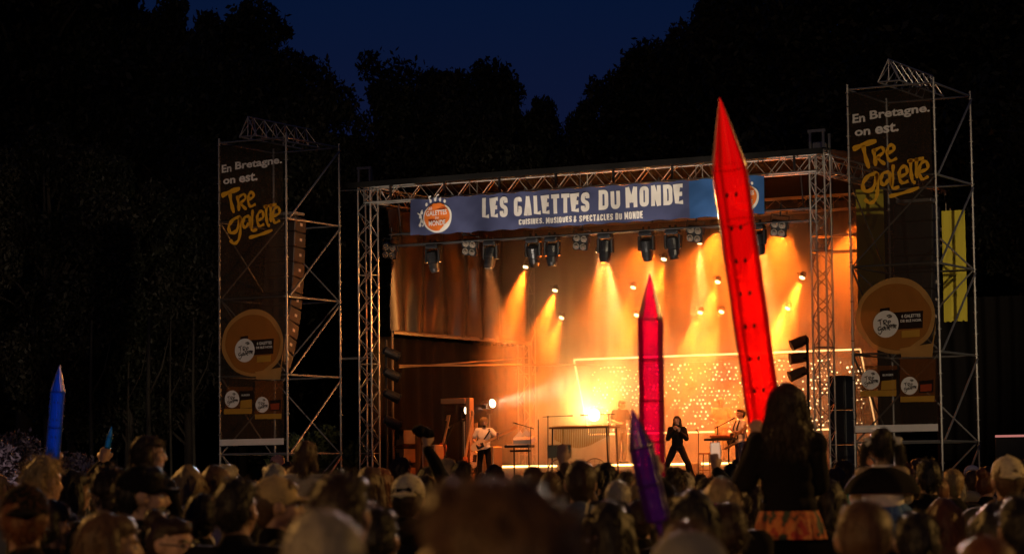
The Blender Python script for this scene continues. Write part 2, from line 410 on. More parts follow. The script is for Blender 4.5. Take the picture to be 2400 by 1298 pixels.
# roof skin: sags between ribs, dark underside
rf = thing('stage_roof', 'dark sagging fabric roof stretched over the stage trusses', 'stage roof', (0, 0, 0))
b = MB(); vs = []; fs = []; nx, ny = 26, 12
for k in (0, .03):
    for i in range(nx+1):
        for j in range(ny+1):
            u, v = i/nx, j/ny; x = X0-.3+(X1-X0+.6)*u; y = 2.2+9.9*v
            z = 9.5+.22*math.sin(math.pi*v)-.05*abs(math.sin(u*math.pi*6)) + k
            vs.append((x, y, z))
o_ = (nx+1)*(ny+1)
for i in range(nx):
    for j in range(ny):
        a = i*(ny+1)+j; fs.append((a, a+1, a+ny+2, a+ny+1)); fs.append((o_+a, o_+a+ny+1, o_+a+ny+2, o_+a+1))
b.add(vs, fs).build('roof_fabric', M['canopy'], rf, smooth=True)
MB().box(((X0+X1)/2, 2.2, 9.45), (X1-X0+.6, .05, .14)).build('roof_valance', M['canopy'], rf)
for i in range(8):
    x = X0+.9+i*1.62
    MB().box((x, 2.42, 9.26), (.045, .06, .42)).build('strap', M['black'], rf)
# ================================================================== drapes and wings
def drape(name, label, cat, a, b, z0, z1, m, folds, depth, seed=0, taper=0.0, n=90, rows=10, group=None, thick=.02):
    """hanging cloth between floor points a and b, with folds of its own depth"""
    a, b = Vector((*a, 0)), Vector((*b, 0)); d = (b-a); L = d.length; d /= L; nrm = Vector((d.y, -d.x, 0))
    vs = []; fs = []
    for k in (0, 1):
        for i in range(n+1):
            for j in range(rows+1):
                u, v = i/n, j/rows
                ph = u*folds*2*math.pi + 1.3*noise.noise((u*6, seed, v*1.2))*2
                off = depth*(math.sin(ph)+.5*noise.noise((u*folds*1.2, v*2.2, seed+3)))*(.5+.5*(1-v*.6)) + k*thick
                p = a + d*(u*L) + nrm*off
                z = z0+(z1-z0)*v + (.04*noise.noise((u*9, seed, 5)) if j == 0 else 0)
                vs.append((p.x, p.y, z))
    o2 = (n+1)*(rows+1)
    for i in range(n):
        for j in range(rows):
            q = i*(rows+1)+j; fs.append((q, q+rows+1, q+rows+2, q+1)); fs.append((o2+q, o2+q+1, o2+q+rows+2, o2+q+rows+1))
    o = MB().add(vs, fs).build(name, m, smooth=True)
    return tag(o, label, cat, group)
drape('back_curtain', 'black curtain closing off the back of the stage', 'curtain', (-13.9, 11.9), (-.8, 11.9), FZ, 9.3, M['cloth'], 30, .05, 1, n=160)
drape('side_sheet', 'glossy black plastic sheet hanging crumpled in the left wing', 'sheet', (-13.45, 3.4), (-13.2, 10.9), 5.62, 8.9, M['pvc'], 7, .13, 2, n=110, rows=34)
drape('right_wing_curtain', 'dark curtain in the right wing behind the right tower', 'curtain', (-.6, 5.5), (-.8, 11.6), FZ, 9.2, M['cloth'], 9, .06, 3)
drape('ground_curtain', 'black cloth wall hanging behind the right scaffold tower', 'curtain', (1.0, 5.2), (13.5, 7.5), 0, 6.0, M['cloth'], 34, .09, 4, n=200)
drape('lower_wing_curtain', 'dark curtain closing the left wing below the plastic sheet', 'curtain', (-13.95, 3.2), (-13.95, 11.8), FZ, 5.55, M['cloth'], 12, .05, 6)
lw = thing('wing_frame', 'pale steel rail and posts under the sheet in the left wing', 'frame', (-13.3, 3.3, 0))
pole(lw, 'rail', (0, 0, 5.62), (.1, 7.6, 5.62), .05, M['cream']); pole(lw, 'post', (-.02, 0, FZ), (-.02, 0, 5.62), .03, M['cream'])
pole(lw, 'post', (.1, 7.6, FZ), (.1, 7.6, 5.62), .03, M['cream']); pole(lw, 'cross_rail', (0, .3, 4.7), (.1, 7.4, 5.2), .02, M['cream'])
pole(lw, 'cross_rail', (.0, .3, 4.75), (2.2, 7.8, 4.95), .025, M['cream'])

# ================================================================== scaffold towers with printed banners
XL, XR, SW, SD = -16.549, .852, 2.07, 2.57
JZ = [.44, 2.44, 4.44, 6.44, 8.44]; HT = 10.52
M['tube'] = M['steel']
def scaffold(x, label):
    t = thing('scaffold_tower', label, 'scaffold tower', (x, 0, 0), group='scaffold towers flanking the stage')
    for (a, b) in ((0, 0), (SW, 0), (0, SD), (SW, SD)):
        pole(t, 'standard', (a, b, .05), (a, b, HT+.12), .03, M['tube'])
        ros = MB()
        for k in range(21): ros.tube([(a, b, .44+.5*k), (a, b, .455+.5*k)], .06, 8)
        ros.build('rosettes', M['tube'], t)
        MB().box((a, b, .025), (.2, .2, .05)).build('base_plate', M['tube'], t)
    for z in JZ+[HT]:
        pole(t, 'ledger', (.05, SD, z), (SW-.05, SD, z), .024, M['tube'])
        pole(t, 'ledger', (SW, .07, z), (SW, SD-.07, z), .028, M['tube']); pole(t, 'ledger', (0, .07, z), (0, SD-.07, z), .024, M['tube'])
        pole(t, 'ledger', (.05, 0, z), (SW-.05, 0, z), .024, M['tube'])
    for i in range(4):
        z0, z1 = JZ[i], JZ[i+1]
        pole(t, 'diagonal_brace', (SW+.04, .1, z0+.03), (SW+.04, SD-.05, z1-.08), .026, M['tube'])
        a, b = (0, SW) if i % 2 else (SW, 0)
        pole(t, 'diagonal_brace', (a, .05, z0), (b, .05, z1), .022, M['tube'])
        pole(t, 'diagonal_brace', (b, SD-.05, z0), (a, SD-.05, z1), .022, M['tube'])
        pole(t, 'diagonal_brace', (-.04, SD-.1, z0), (-.04, .1, z1), .022, M['tube'])
    pole(t, 'diagonal_brace', (SW+.04, .1, JZ[4]+.03), (SW+.04, SD-.05, HT-.1), .026, M['tube'])
    # triangular hoist beam lying on top, running back
    ox, zb, zt, w = SW*.55, HT+.06, HT+.56, .26
    A, B, C_ = Vector((ox-w, -.35, zb)), Vector((ox+w, -.35, zb)), Vector((ox, -.35, zt)); L = 3.0
    for p in (A, B, C_): pole(t, 'hoist_beam_chord', p, p+Vector((0, L, 0)), .022, M['alu'])
    for i in range(6):
        y0, y1 = L*i/6, L*(i+1)/6; ym = (y0+y1)/2
        for P in (A, B):
            pole(t, 'hoist_beam_brace', P+Vector((0, y0, 0)), C_+Vector((0, ym, 0)), .012, M['alu'], 6)
            pole(t, 'hoist_beam_brace', C_+Vector((0, ym, 0)), P+Vector((0, y1, 0)), .012, M['alu'], 6)
    pole(t, 'hoist_beam_brace', A, B, .02, M['alu']); pole(t, 'hoist_beam_brace', A, C_, .018, M['alu']); pole(t, 'hoist_beam_brace', B, C_, .018, M['alu'])
    pole(t, 'hoist_beam_brace', (A+B)/2, C_, .014, M['alu'])
    return t
scaffold(XL, 'farther and smaller scaffold tower standing off the left corner of the stage')
scaffold(XR, 'nearer and taller scaffold tower standing off the right corner of the stage')
cp = thing('coupling_pipe', 'short horizontal pipe tying the left scaffold to the silver lattice tower', 'pipe', (XL+SW, SD, 4.93))
pole(cp, 'pipe', (0, .03, 0), (.95, .1, .0), .028, M['steel'])
pole(cp, 'pipe', (0, .03, 4.45), (1.3, -.1, 4.4), .014, M['steel'])

# ---- the printed design, taken once from the right banner's photo points and hung on both towers
PR_SCRIM = scrim('banner_mesh', (0.050, 0.038, 0.028), .42, translucent=.5)
P_WHITE = scrim('print_white', (0.72, 0.68, 0.66), .10); P_YEL = scrim('print_yellow', (0.80, 0.42, 0.035), .10)
P_BRN = scrim('print_galette', (0.30, 0.105, 0.018), .42); P_TAN = scrim('print_galette_rim', (0.50, 0.26, 0.08), .34)
P_BLK = scrim('print_black', (0.018, 0.013, 0.012), .15); P_PACK = scrim('print_pack', (0.17, 0.06, 0.018), .42); P_MUST = scrim('print_mustard', (0.45, 0.24, 0.04), .2)
P_RED = scrim('print_red', (0.36, 0.06, 0.025), .2)
def to_b(px, py):
    p = W(px, py, y=-.1); return (p.x-XR, p.z)
def zc(x, y): return to_b(1800+x/2.597, 120+y/2.597)       # from the enlarged view of the top half
def zd(x, y): return to_b(1800+x/2.4967, 580+y/2.4967)     # from the enlarged view of the lower half
YB = -.1
def banner(xbase, label):
    t = thing('tower_banner', label, 'banner', (xbase, 0, 0), group='printed banners on the scaffold towers')
    vs = []; fs = []; nx, nz = 24, 60
    zt, zb = HT-.1, 2.66
    for k in (0, .006):
        for i in range(nx+1):
            for j in range(nz+1):
                u, v = i/nx, j/nz
                vs.append((.05+(SW-.1)*u, YB+.03+k+.012*noise.noise((u*3, v*9, xbase)), zb+(zt-zb)*v))
    fs = [(i*(nz+1)+j, (i+1)*(nz+1)+j, (i+1)*(nz+1)+j+1, i*(nz+1)+j+1) for i in range(nx) for j in range(nz)]
    MB().add(vs[:len(vs)//2], fs).build('mesh_fabric', PR_SCRIM, t, smooth=True)
    for z in (zt, zb): pole(t, 'hem_tube', (.05, YB+.03, z), (SW-.05, YB+.03, z), .014, M['black'], 6)
    for z in np.linspace(zb+.3, zt-.3, 9):
        for xx in (.02, SW-.02): MB().box((xx, YB+.05, z), (.07, .015, .02)).build('cable_tie', M['black'], t)
    # headline
    m = MB()
    def word(s, box, bold, y, slope, jit=0):
        (xa, za), (xb, zb_) = zc(*box[0]), zc(*box[1])
        put_text(m, s, xa, xb, za, zb_, y, bold, slope)
    word('En', ((515, 440), (590, 380)), .03, YB, .05); word('Bretagne.', ((620, 432), (985, 335)), .03, YB, .05)
    word('on', ((528, 520), (622, 475)), .03, YB, .04); word('est.', ((652, 508), (795, 440)), .03, YB, .06)
    m.build('headline', P_WHITE, t)['kind'] = 'stuff'
    m = MB(); w = .115
    S = lambda pts, k=1.0: stroke(m, pts, w*k, zc, YB)
    S([(515, 598), (580, 570), (660, 546)], 1.2); S([(580, 575), (592, 640), (615, 715)])
    S([(640, 595), (650, 650), (655, 700)], .9); S([(645, 608), (690, 585), (703, 615), (660, 648)], .7); S([(664, 645), (685, 668), (715, 690)], .8)
    S([(728, 622), (765, 602), (760, 572), (735, 580), (724, 625), (742, 668), (785, 652)], .75)
    S([(668, 742), (615, 758), (578, 805), (590, 850), (640, 835), (663, 750)], .95); S([(665, 740), (668, 830), (655, 900), (620, 925), (588, 900)], .85)
    S([(738, 735), (700, 745), (688, 790), (705, 815), (735, 782)], .8); S([(740, 735), (748, 818)], .8)
    S([(762, 690), (760, 760), (757, 832), (800, 826)], .75)
    S([(803, 765), (845, 742), (838, 702), (810, 712), (797, 755), (815, 802), (855, 790)], .75)
    S([(868, 655), (870, 730), (880, 790), (900, 800)], .8); S([(905, 650), (903, 720), (908, 775)], .8); S([(848, 672), (900, 662), (950, 650)], .75)
    S([(927, 735), (972, 712), (962, 672), (935, 682), (920, 725), (937, 778), (977, 762)], .75)
    S([(735, 885), (825, 862), (920, 830)], .85)
    m.build('brush_lettering', P_YEL, t)['kind'] = 'stuff'
    # galette and pack shots
    cx, cz = zd(745, 400); rx = abs(zd(985, 400)[0]-zd(505, 400)[0])/2; rzz = abs(zd(745, 180)[1]-zd(745, 620)[1])/2
    m = MB(); disc(m, cx, cz, rx*.97, rzz, YB+.014, 60, .05, 1); m.build('galette_print', P_TAN, t)
    m = MB(); disc(m, cx-.01, cz-.01, rx*.86, rzz*.88, YB+.010, 60, .08, 2); m.build('galette_print', P_BRN, t)
    m = MB(); poly(m, [zd(770, 590), zd(960, 560), zd(985, 420), zd(960, 640), zd(780, 640)], YB+.006); m.build('galette_fold', P_TAN, t)
    for q_, y_ in (([zd(560, 690), zd(755, 690), zd(752, 870), zd(540, 868)], YB+.006), ([zd(770, 650), zd(980, 650), zd(978, 905), zd(772, 900)], YB+.006)): m = MB(); poly(m, q_, y_); m.build('pack_print', P_PACK, t)
    for q_, y_ in (([zd(735, 380), zd(908, 368), zd(905, 470), zd(735, 480)], YB+.002), ([zd(652, 720), zd(762, 712), zd(760, 775), zd(655, 782)], YB+.002), ([zd(885, 780), zd(968, 772), zd(966, 845), zd(885, 850)], YB+.002), ([zd(655, 358), zd(712, 350), zd(712, 370), zd(655, 378)], YB+.002)): m = MB(); poly(m, q_, y_); m.build('label_print', P_BLK, t)
    for q_, y_ in (([zd(782, 488), zd(888, 478), zd(887, 520), zd(782, 528)], YB-.002), ([zd(540, 838), zd(752, 832), zd(750, 868), zd(538, 872)], YB-.002), ([zd(775, 872), zd(975, 866), zd(974, 900), zd(775, 904)], YB-.002), ([zd(665, 780), zd(748, 772), zd(750, 828), zd(662, 832)], YB-.004)): m = MB(); poly(m, q_, y_); m.build('label_band', P_MUST, t)
    m = MB(); poly(m, [zd(892, 802), zd(958, 796), zd(957, 838), zd(892, 842)], YB-.002); m.build('filling_print', P_RED, t)
    for (x, y, r) in ((690, 448, 75), (600, 772, 55), (828, 808, 50)):
        m = MB(); a = zd(x, y); k = abs(zd(x+r, y)[0]-a[0]); disc(m, a[0], a[1], k, k, YB-.006, 32); lg = m.build('round_logo', P_WHITE, t)
        m = MB(); k = r/75
        f = lambda a, b_: zd(x+(a)*k, y+(b_)*k)
        S2 = lambda pts, ww=.024: stroke(m, pts, ww*k*1.15, f, YB-.010)
        S2([(-48, -18), (-20, -30)]); S2([(-34, -24), (-30, 8)]); S2([(-14, -22), (-10, 6)]); S2([(-14, -20), (2, -24), (2, -10), (-10, -6), (6, 6)])
        S2([(14, -6), (28, -14), (20, -22), (12, -8), (20, 6), (30, 0)]); S2([(6, -46), (16, -52), (30, -50), (30, -42), (14, -40)], .035)
        S2([(-26, 14), (-44, 22), (-40, 38), (-24, 26), (-24, 46), (-34, 58), (-44, 50)]); S2([(-4, 14), (-18, 22), (-12, 36), (-4, 18), (0, 36)])
        S2([(8, 2), (8, 34)]); S2([(16, 22), (28, 16), (22, 8), (14, 24), (26, 34)]); S2([(36, 0), (36, 26)]); S2([(46, -2), (46, 24)]); S2([(30, 8), (54, 2)]); S2([(52, 14), (62, 8), (54, 4), (50, 16), (62, 22)])
        o = m.build('logo_lettering', P_BLK, lg); o['kind'] = 'stuff'
    m = MB()
    def small(s, a, b_, y=-.010): (xa, za), (xb, zb_) = zd(*a), zd(*b_); put_text(m, s, xa, xb, za, zb_, YB+y+.004, .02, .02)
    small('6 GALETTES', (782, 412), (892, 388)); small('DE BLÉ NOIR', (776, 438), (898, 414)); small('BURGER', (672, 752), (735, 738))
    m.build('label_lettering', P_WHITE, t)['kind'] = 'stuff'
    m = MB(); poly(m, [zd(570, 1052), zd(992, 1028), zd(992, 1072), zd(570, 1092)], YB)
    v = [(.05, zd(992, 1072)[1]), (SW-.05, zd(992, 1072)[1]), (SW-.05, zd(992, 1030)[1]), (.05, zd(992, 1030)[1])]
    m = MB(); poly(m, v, YB); m.build('white_strip', P_WHITE, t)
    return t
banner(XL, 'dark printed banner on the left scaffold with yellow brush lettering and galette')
banner(XR, 'dark printed banner on the right scaffold, larger lettering, yellow cloth behind')

# ---- main blue banner
mbn = thing('festival_banner', 'long blue banner with white lettering hung on the front roof truss', 'banner', (0, 2.3, 0))
P_BLUE = mat('banner_blue', (0.058, 0.068, 0.15), .6, var=.3, scale=1.6, bump=.25); P_BLUE2 = mat('banner_bright_blue', (0.028, 0.09, 0.25), .55, var=.2, scale=2)
P_LET = mat('banner_letters', (0.74, 0.70, 0.64), .6, var=.05); P_OR = mat('logo_orange', (0.75, 0.17, 0.02), .6, var=.25, scale=4); P_ORD = mat('logo_dark_orange', (0.5, 0.09, 0.015), .6)
bx0, bx1, bz0, bz1 = -12.15, -2.22, 8.04, 8.97
def fold(x, z):
    u = (x-bx0)/(bx1-bx0)
    return .045*noise.noise((x*.8+z*.9, z*.7, 2))+.013*noise.noise((x*2.1+z*2.5, z*1.2, 7))+.006*noise.noise((x*5-z*4, z*3, 4))
vs = []; fs = []; nx, nz = 180, 16
for k in (0, .012):
    for i in range(nx+1):
        for j in range(nz+1):
            x = bx0+(bx1-bx0)*i/nx; z = bz0+(bz1-bz0)*j/nz + (.015*math.sin(i*.55) if j in (0, nz) else 0)
            vs.append((x, fold(x, z)+k, z))
o2 = (nx+1)*(nz+1)
fb = []
for i in range(nx):
    for j in range(nz): a = i*(nz+1)+j; fb.append((a, a+nz+1, a+nz+2, a+1)); fb.append((o2+a, o2+a+1, o2+a+nz+2, o2+a+nz+1))
cut = int(nx*.80)
lo = [f for f in fb if (f[0] % o2)//(nz+1) < cut]; hi = [f for f in fb if (f[0] % o2)//(nz+1) >= cut]
def sub(fl): 
    ids = sorted({i for f in fl for i in f}); mp = {a: k for k, a in enumerate(ids)}
    return [vs[i] for i in ids], [tuple(mp[i] for i in f) for f in fl]
MB().add(*sub(lo)).build('banner_cloth', P_BLUE, mbn, smooth=True); MB().add(*sub(hi)).build('banner_cloth', P_BLUE2, mbn, smooth=True)
def onb(m, off):     # lay the print on the folds
    m.v = [(x, fold(x, z)-off, z) for x, y, z in m.v]; return m
def dens(m, seg=.04):
    bm = bmesh.new(); vv = [bm.verts.new(v) for v in m.v]
    for f in m.f:
        try: bm.faces.new([vv[i] for i in f])
        except ValueError: pass
    for k in range(6):
        ed = [e for e in bm.edges if e.calc_length() > seg*2]
        if not ed: break
        bmesh.ops.subdivide_edges(bm, edges=ed, cuts=1); bmesh.ops.triangulate(bm, faces=[f for f in bm.faces if len(f.verts) > 4])
    bm.verts.index_update(); r = MB(); r.v = [tuple(v.co) for v in bm.verts]; r.f = [tuple(v.index for v in f.verts) for f in bm.faces]; bm.free(); return r
def bp(px, py): p = W(px, py, y=2.26); return p.x, p.z
for s, a, b_ in (('LES', (1129, 512), (1188, 460)), ('GALETTES', (1203, 507), (1379, 450)), ('DU', (1401, 492), (1451, 442)), ('MONDE', (1465, 487), (1599, 430))):
    (xa, za), (xb, zb) = bp(*a), bp(*b_)
    for V_, F_ in block_letters(s, xa, xb, za, zb, .104):
        m = MB(); m.add([(q.x, 0, q.y) for q in V_], F_); onb(dens(m), .008).build('letter', P_LET, mbn, smooth=True)
m = MB()
for s, a, b_ in (('CUISINES,', (1215, 527), (1272, 510)), ('MUSIQUES', (1278, 524), (1340, 506)), ('&', (1344, 521), (1351, 505)), ('SPECTACLES', (1357, 520), (1434, 500)), ('DU', (1440, 515), (1455, 498)), ('MONDE', (1461, 514), (1505, 494))):
    (xa, za), (xb, zb) = bp(*a), bp(*b_)
    for V_, F_ in block_letters(s, xa, xb, za, zb, .034): m.add([(q.x, 0, q.y) for q in V_], F_)
o = onb(dens(m), .008).build('subtitle_lettering', P_LET, mbn, smooth=True); o['kind'] = 'stuff'
for (cx, cy, r, full) in ((1022, 508, 30, 1), (1745, 462, 28, 1)):
    a, c_ = bp(cx, cy); rr = abs(bp(cx+r, cy)[0]-a)
    m = MB(); disc(m, a+.02, c_-.02, rr*1.14, rr*1.02, 0, 40, .06, 3)
    for k in range(5):       # splashes round the rim
        an = R_(60+k*18); disc(m, a+rr*1.25*math.cos(an), c_+rr*1.2*math.sin(an), rr*.10, rr*.13, 0, 10)
    for k in range(4): disc(m, a-rr*(1.2+.1*(k % 2)), c_+rr*(.35-.28*k), rr*.10, rr*.14, 0, 10)
    onb(dens(m), .008).build('logo_splash', P_LET, mbn)['kind'] = 'stuff'
    m = MB(); disc(m, a, c_, rr, rr*.93, 0, 40, .05, 5); onb(dens(m), .012).build('logo_disc', P_OR, mbn)
    m = MB(); disc(m, a-.05, c_-rr*.2, rr*.5, rr*.2, 0, 24, .4, 9); disc(m, a+rr*.45, c_+rr*.5, rr*.3, rr*.16, 0, 24, .4, 4); onb(dens(m), .016).build('logo_shade', P_ORD, mbn)['kind'] = 'stuff'
    m = MB(); put_text(m, 'GALETTES', a-rr*.82, a+rr*.82, c_+rr*.08, c_+rr*.42, 0, .02, .03); put_text(m, 'MONDE', a-rr*.6, a+rr*.68, c_-rr*.62, c_-rr*.26, 0, .02, .03)
    put_text(m, 'LES', a-rr*.7, a-rr*.35, c_+rr*.5, c_+rr*.68, 0, .02, .03); put_text(m, 'DU', a-rr*.1, a+rr*.15, c_-rr*.15, c_+rr*.0, 0, .02, .03)
    onb(dens(m), .034).build('logo_lettering', P_LET, mbn)['kind'] = 'stuff'
    m = MB()   # little leaping outline figure left of the disc
    f = lambda x, y: (a+rr*x, c_+rr*y)
    for pts in ([(-1.15, .55), (-1.3, .2), (-1.2, -.1), (-1.35, -.5)], [(-1.3, .2), (-1.55, .35)], [(-1.2, -.1), (-1.05, -.45), (-1.15, -.6)], [(-.5, 1.05), (-.62, 1.35), (-.45, 1.45)], [(-.1, 1.1), (.0, 1.45), (.2, 1.5)], [(.25, 1.0), (.32, 1.35)]):
        stroke(m, pts, .035, f, 0)
    onb(dens(m), .008).build('logo_figures', P_LET, mbn)['kind'] = 'stuff'

# ---- yellow cloths by the right line array
for (pa, pb, lab) in (((2006, 445), (2072, 730), 'yellow cloth seen dimly through the left edge of the right banner'), ((2207, 495), (2263, 752), 'tall bright yellow cloth hanging right of the right scaffold leg')):
    a, b_ = W(*pa, y=3.4), W(*pb, y=3.4)
    o = drape('yellow_flag', lab, 'flag', (a.x, 3.4), (b_.x+.05, 3.4), b_.z, a.z, M['yellow'], 1, .008, int(pa[0]), n=24, rows=20)
    o['group'] = 'yellow cloths by the right scaffold'
# ================================================================== smoke on the stage
sm = bpy.data.materials.new('stage_smoke'); sm.use_nodes = True; n = sm.node_tree; n.nodes.clear()
o = n.nodes.new('ShaderNodeOutputMaterial'); pv = n.nodes.new('ShaderNodeVolumePrincipled')
pv.inputs['Color'].default_value = (.95, .93, .9, 1); pv.inputs['Anisotropy'].default_value = 0.25
t = n.nodes.new('ShaderNodeTexCoord'); no = n.nodes.new('ShaderNodeTexNoise'); no.inputs['Scale'].default_value = .55; no.inputs['Detail'].default_value = 3; no.inputs['Roughness'].default_value = .6
mp = n.nodes.new('ShaderNodeMapping'); mp.inputs['Scale'].default_value = (1, 1, .8)
n.links.new(t.outputs['Object'], mp.inputs[0]); n.links.new(mp.outputs[0], no.inputs['Vector'])
mr = n.nodes.new('ShaderNodeMapRange'); mr.inputs['From Min'].default_value = .36; mr.inputs['From Max'].default_value = .66
mr.inputs['To Min'].default_value = .06; mr.inputs['To Max'].default_value = .62
sxyz = n.nodes.new('ShaderNodeSeparateXYZ'); n.links.new(t.outputs['Object'], sxyz.inputs[0])
def ramp(axis, a, b):
    q = n.nodes.new('ShaderNodeMapRange'); q.interpolation_type = 'SMOOTHSTEP'; q.inputs['From Min'].default_value = a; q.inputs['From Max'].default_value = b
    n.links.new(sxyz.outputs[axis], q.inputs[0]); return q
def times(a, b):
    q = n.nodes.new('ShaderNodeMath'); q.operation = 'MULTIPLY'; n.links.new(a.outputs[0], q.inputs[0]); n.links.new(b.outputs[0], q.inputs[1]); return q
n.links.new(no.outputs['Fac'], mr.inputs[0])
dens_ = times(times(mr, ramp('X', -13.6, -11.4)), times(ramp('Y', 6.3, 9.0), ramp('Z', 9.3, 7.6)))
n.links.new(dens_.outputs[0], pv.inputs['Density']); n.links.new(pv.outputs[0], o.inputs['Volume'])
sb = MB().box((-7.4, 8.85, 5.45), (12.4, 5.7, 7.6)).build('stage_smoke', sm); tag(sb, kind='stuff', label='orange lit smoke filling the back of the stage')

# ================================================================== lamps of the show
ORANGE = (1.0, .145, .009); AMBER = (1.0, .28, .065); WHITE = (1.0, .74, .46)
LENS = glow('lamp_lens', (1, .66, .3), 9); LENSW = glow('lamp_lens_white', (1, .80, .5), 12)
def moving_head(px, py, label, y=3.3, tilt=0, pan=0):
    p = W(px, py, y=y)
    t = thing('moving_head_lamp', label, 'stage lamp', (p.x, p.y, 7.88), group='black moving heads hung under the banner')
    MB().bbox((0, 0, -.06), (.36, .26, .12), .03).build('lamp_base', M['blackgloss'], t)
    m = MB(); m.tube([(-.08, 0, 0), (-.08, 0, .12)], .03).tube([(.08, 0, 0), (.08, 0, .12)], .03); m.build('clamp', M['black'], t)
    for s in (-1, 1): MB().bbox((s*.19, 0, -.3), (.06, .16, .38), .025).build('yoke_arm', M['blackgloss'], t)
    R = Matrix.Rotation(R_(tilt), 3, 'X') @ Matrix.Rotation(R_(pan), 3, 'Y')
    m = MB(); m.lathe([(.10, .22), (.15, .16), (.155, 0), (.14, -.1), (.15, -.12), (.145, -.26), (.12, -.33), (.115, -.36)], (0, 0, -.38), R, 18)
    for k in range(5): m.lathe([(.16, -.05+.05*k), (.162, -.035+.05*k)], (0, 0, -.38), R, 18)
    m.build('lamp_head', M['blackgloss'], t, smooth=False)
    MB().lathe([(.10, -.362), (.095, -.365)], (0, 0, -.38), R, 18).build('lens', mat('dark_lens', (.25, .2, .16), .1, .3), t)
    return t
for k, (px, py, ti, pa) in enumerate(((1015, 590, 8, -6), (1150, 580, -12, 5), (1250, 565, 25, 8), (1294, 575, 4, 3), (1419, 575, -8, 0), (1515, 548, 20, 5), (1577, 560, 5, -4), (1720, 550, 10, 4), (1775, 535, 22, 0))):
    where = ('below the orange disc logo at the left end', 'right of the first blinder, head pointing down', 'short and turned back, below the letter G', 'long and upright, right of the short one',
             'large and dark above the whitest beam', 'short with a bright beam right below it', 'large upright one right of centre', 'half hidden behind the red inflatable', 'right of the red inflatable under the bright blue end')[k]
    moving_head(px, py, 'black moving head lamp '+where, 3.3, ti, pa)
def blinder(px, py, label, y=3.3):
    p = W(px, py, y=y); t = thing('blinder_lamp', label, 'stage lamp', (p.x, p.y, p.z), group='four cell blinders under the banner')
    MB().bbox((0, 0, 0), (.4, .14, .42), .03).build('housing', M['blackgloss'], t)
    MB().tube([(-.23, 0, 0), (-.23, 0, .32), (.23, 0, .32), (.23, 0, 0)], .015).build('bracket', M['black'], t)
    for a in (-.095, .095):
        for c in (-.1, .1):
            m = MB(); m.lathe([(.085, 0), (.088, .02), (.06, .022), (.03, .05)], (a, -.075, c), Matrix.Rotation(R_(90), 3, 'X'), 16); m.build('reflector', mat('lamp_reflector', (.6, .5, .4), .2, .8), t)
    t.rotation_euler = (R_(14), R_(10), R_(8)); pole(t, 'hanging_rod', (0, 0, .3), (0, 0, .62), .02, M['black'])
for px, py, lab in ((915, 588, 'four cell blinder lamp at the far left over the black sheet'), (1102, 580, 'four cell blinder lamp between the two left moving heads'), (1362, 567, 'four cell blinder lamp left of the whitest beam'),
                    (1629, 548, 'four cell blinder lamp just left of the red inflatable'), (1826, 535, 'four cell blinder lamp at the right end near the lattice tower')):
    blinder(px, py, lab)
MID = []
def par(px, py, label, y, aim, power, col=ORANGE, size=34, lit=True, s=.75, rad=.06, blend=.6):
    p = W(px, py, y=y); t = thing('par_lamp', label, 'stage lamp', p, group='small lit lamps hung in the smoke')
    d = (Vector(aim)-p).normalized(); q = d.to_track_quat('Z', 'Y'); t.rotation_mode = 'QUATERNION'; t.rotation_quaternion = q
    MB().lathe([(.07*s, -.22*s), (.10*s, -.2*s), (.115*s, -.02*s), (.125*s, 0)], (0, 0, 0), None, 16).build('housing', M['black'], t)
    m = MB()
    for k in range(7):
        a = k*math.pi/3; r = 0 if k == 6 else .075*s
        m.ell((r*math.cos(a), r*math.sin(a), .012), (.03*s, .03*s, .012), None, 8, 6)
    m.build('lens_cluster', LENS if lit else mat('dark_lens', (.25, .2, .16), .1, .3), t)
    m = MB(); m.tube([(-.14*s, 0, -.08*s), (-.14*s, .18*s, -.08*s), (.14*s, .18*s, -.08*s), (.14*s, 0, -.08*s)], .012*s, 6); m.build('bracket', M['black'], t)
    if power: lamp('par_beam', 'SPOT', p+d*.06, aim, power, col, size, blend, rad)
KW = 100
PARS = [(1232, 625, 9.0, 2.2, 'leftmost bright one, its beam over the left wing'), (1301, 680, 9.0, 1.8, 'below and right of the leftmost, with an orange beam'), (1316, 744, 9.3, 1.2, 'lowest of the left three'),
        (1556, 607, 8.6, 1.5, 'just right of the upright moving head'), (1416, 612, 8.0, .5, 'faint in the whitest beam'), (1484, 673, 9.2, .8, 'faint one left of the pink inflatable tip'),
        (1682, 660, 9.2, 1.2, 'left of the red inflatable at mid height'), (1641, 732, 9.6, .7, 'lower left one of a close pair near the pink inflatable'), (1691, 730, 9.6, .7, 'lower right one of a close pair near the red inflatable'),
        (1880, 650, 8.8, 2.4, 'high one beside the right lattice tower'), (1846, 722, 9.4, 1.4, 'low one beside the right lattice tower'), (1780, 560, 8.6, 1.6, 'behind the bright blue end of the banner'),
        (1492, 738, 9.6, .5, 'dim one left behind the pink inflatable')]
for px, py, y, k, lab in PARS:
    p = W(px, py, y=y); par(px, py, 'small orange lamp, '+lab, y, (p.x-.2+.25*(px > 1800)*-3, p.y-3.2, 1.8), k*60*KW, ORANGE, 34, blend=.9)
# bright white-orange beams from the middle of the roof
for px, py, k, dx, lab in ((1422, 600, 2.0, .25, 'its beam the whitest of all'), (1138, 590, 1.0, .5, 'its beam fading over the black sheet'), (1516, 572, 1.1, 0, 'its beam right of centre'), (1640, 570, 1.3, -.5, 'its wide beam left of the red inflatable'),
                       (1785, 545, 1.3, -.2, 'its beam right of the red inflatable'), (1402, 590, .8, -.4, 'its beam leaning left of the whitest')):
    p = W(px, py, y=7.6); par(px, py, 'small overhead lamp, '+lab, 7.6, (p.x+dx, 8.8, 1.8), k*66*KW, AMBER, 24, s=.6)
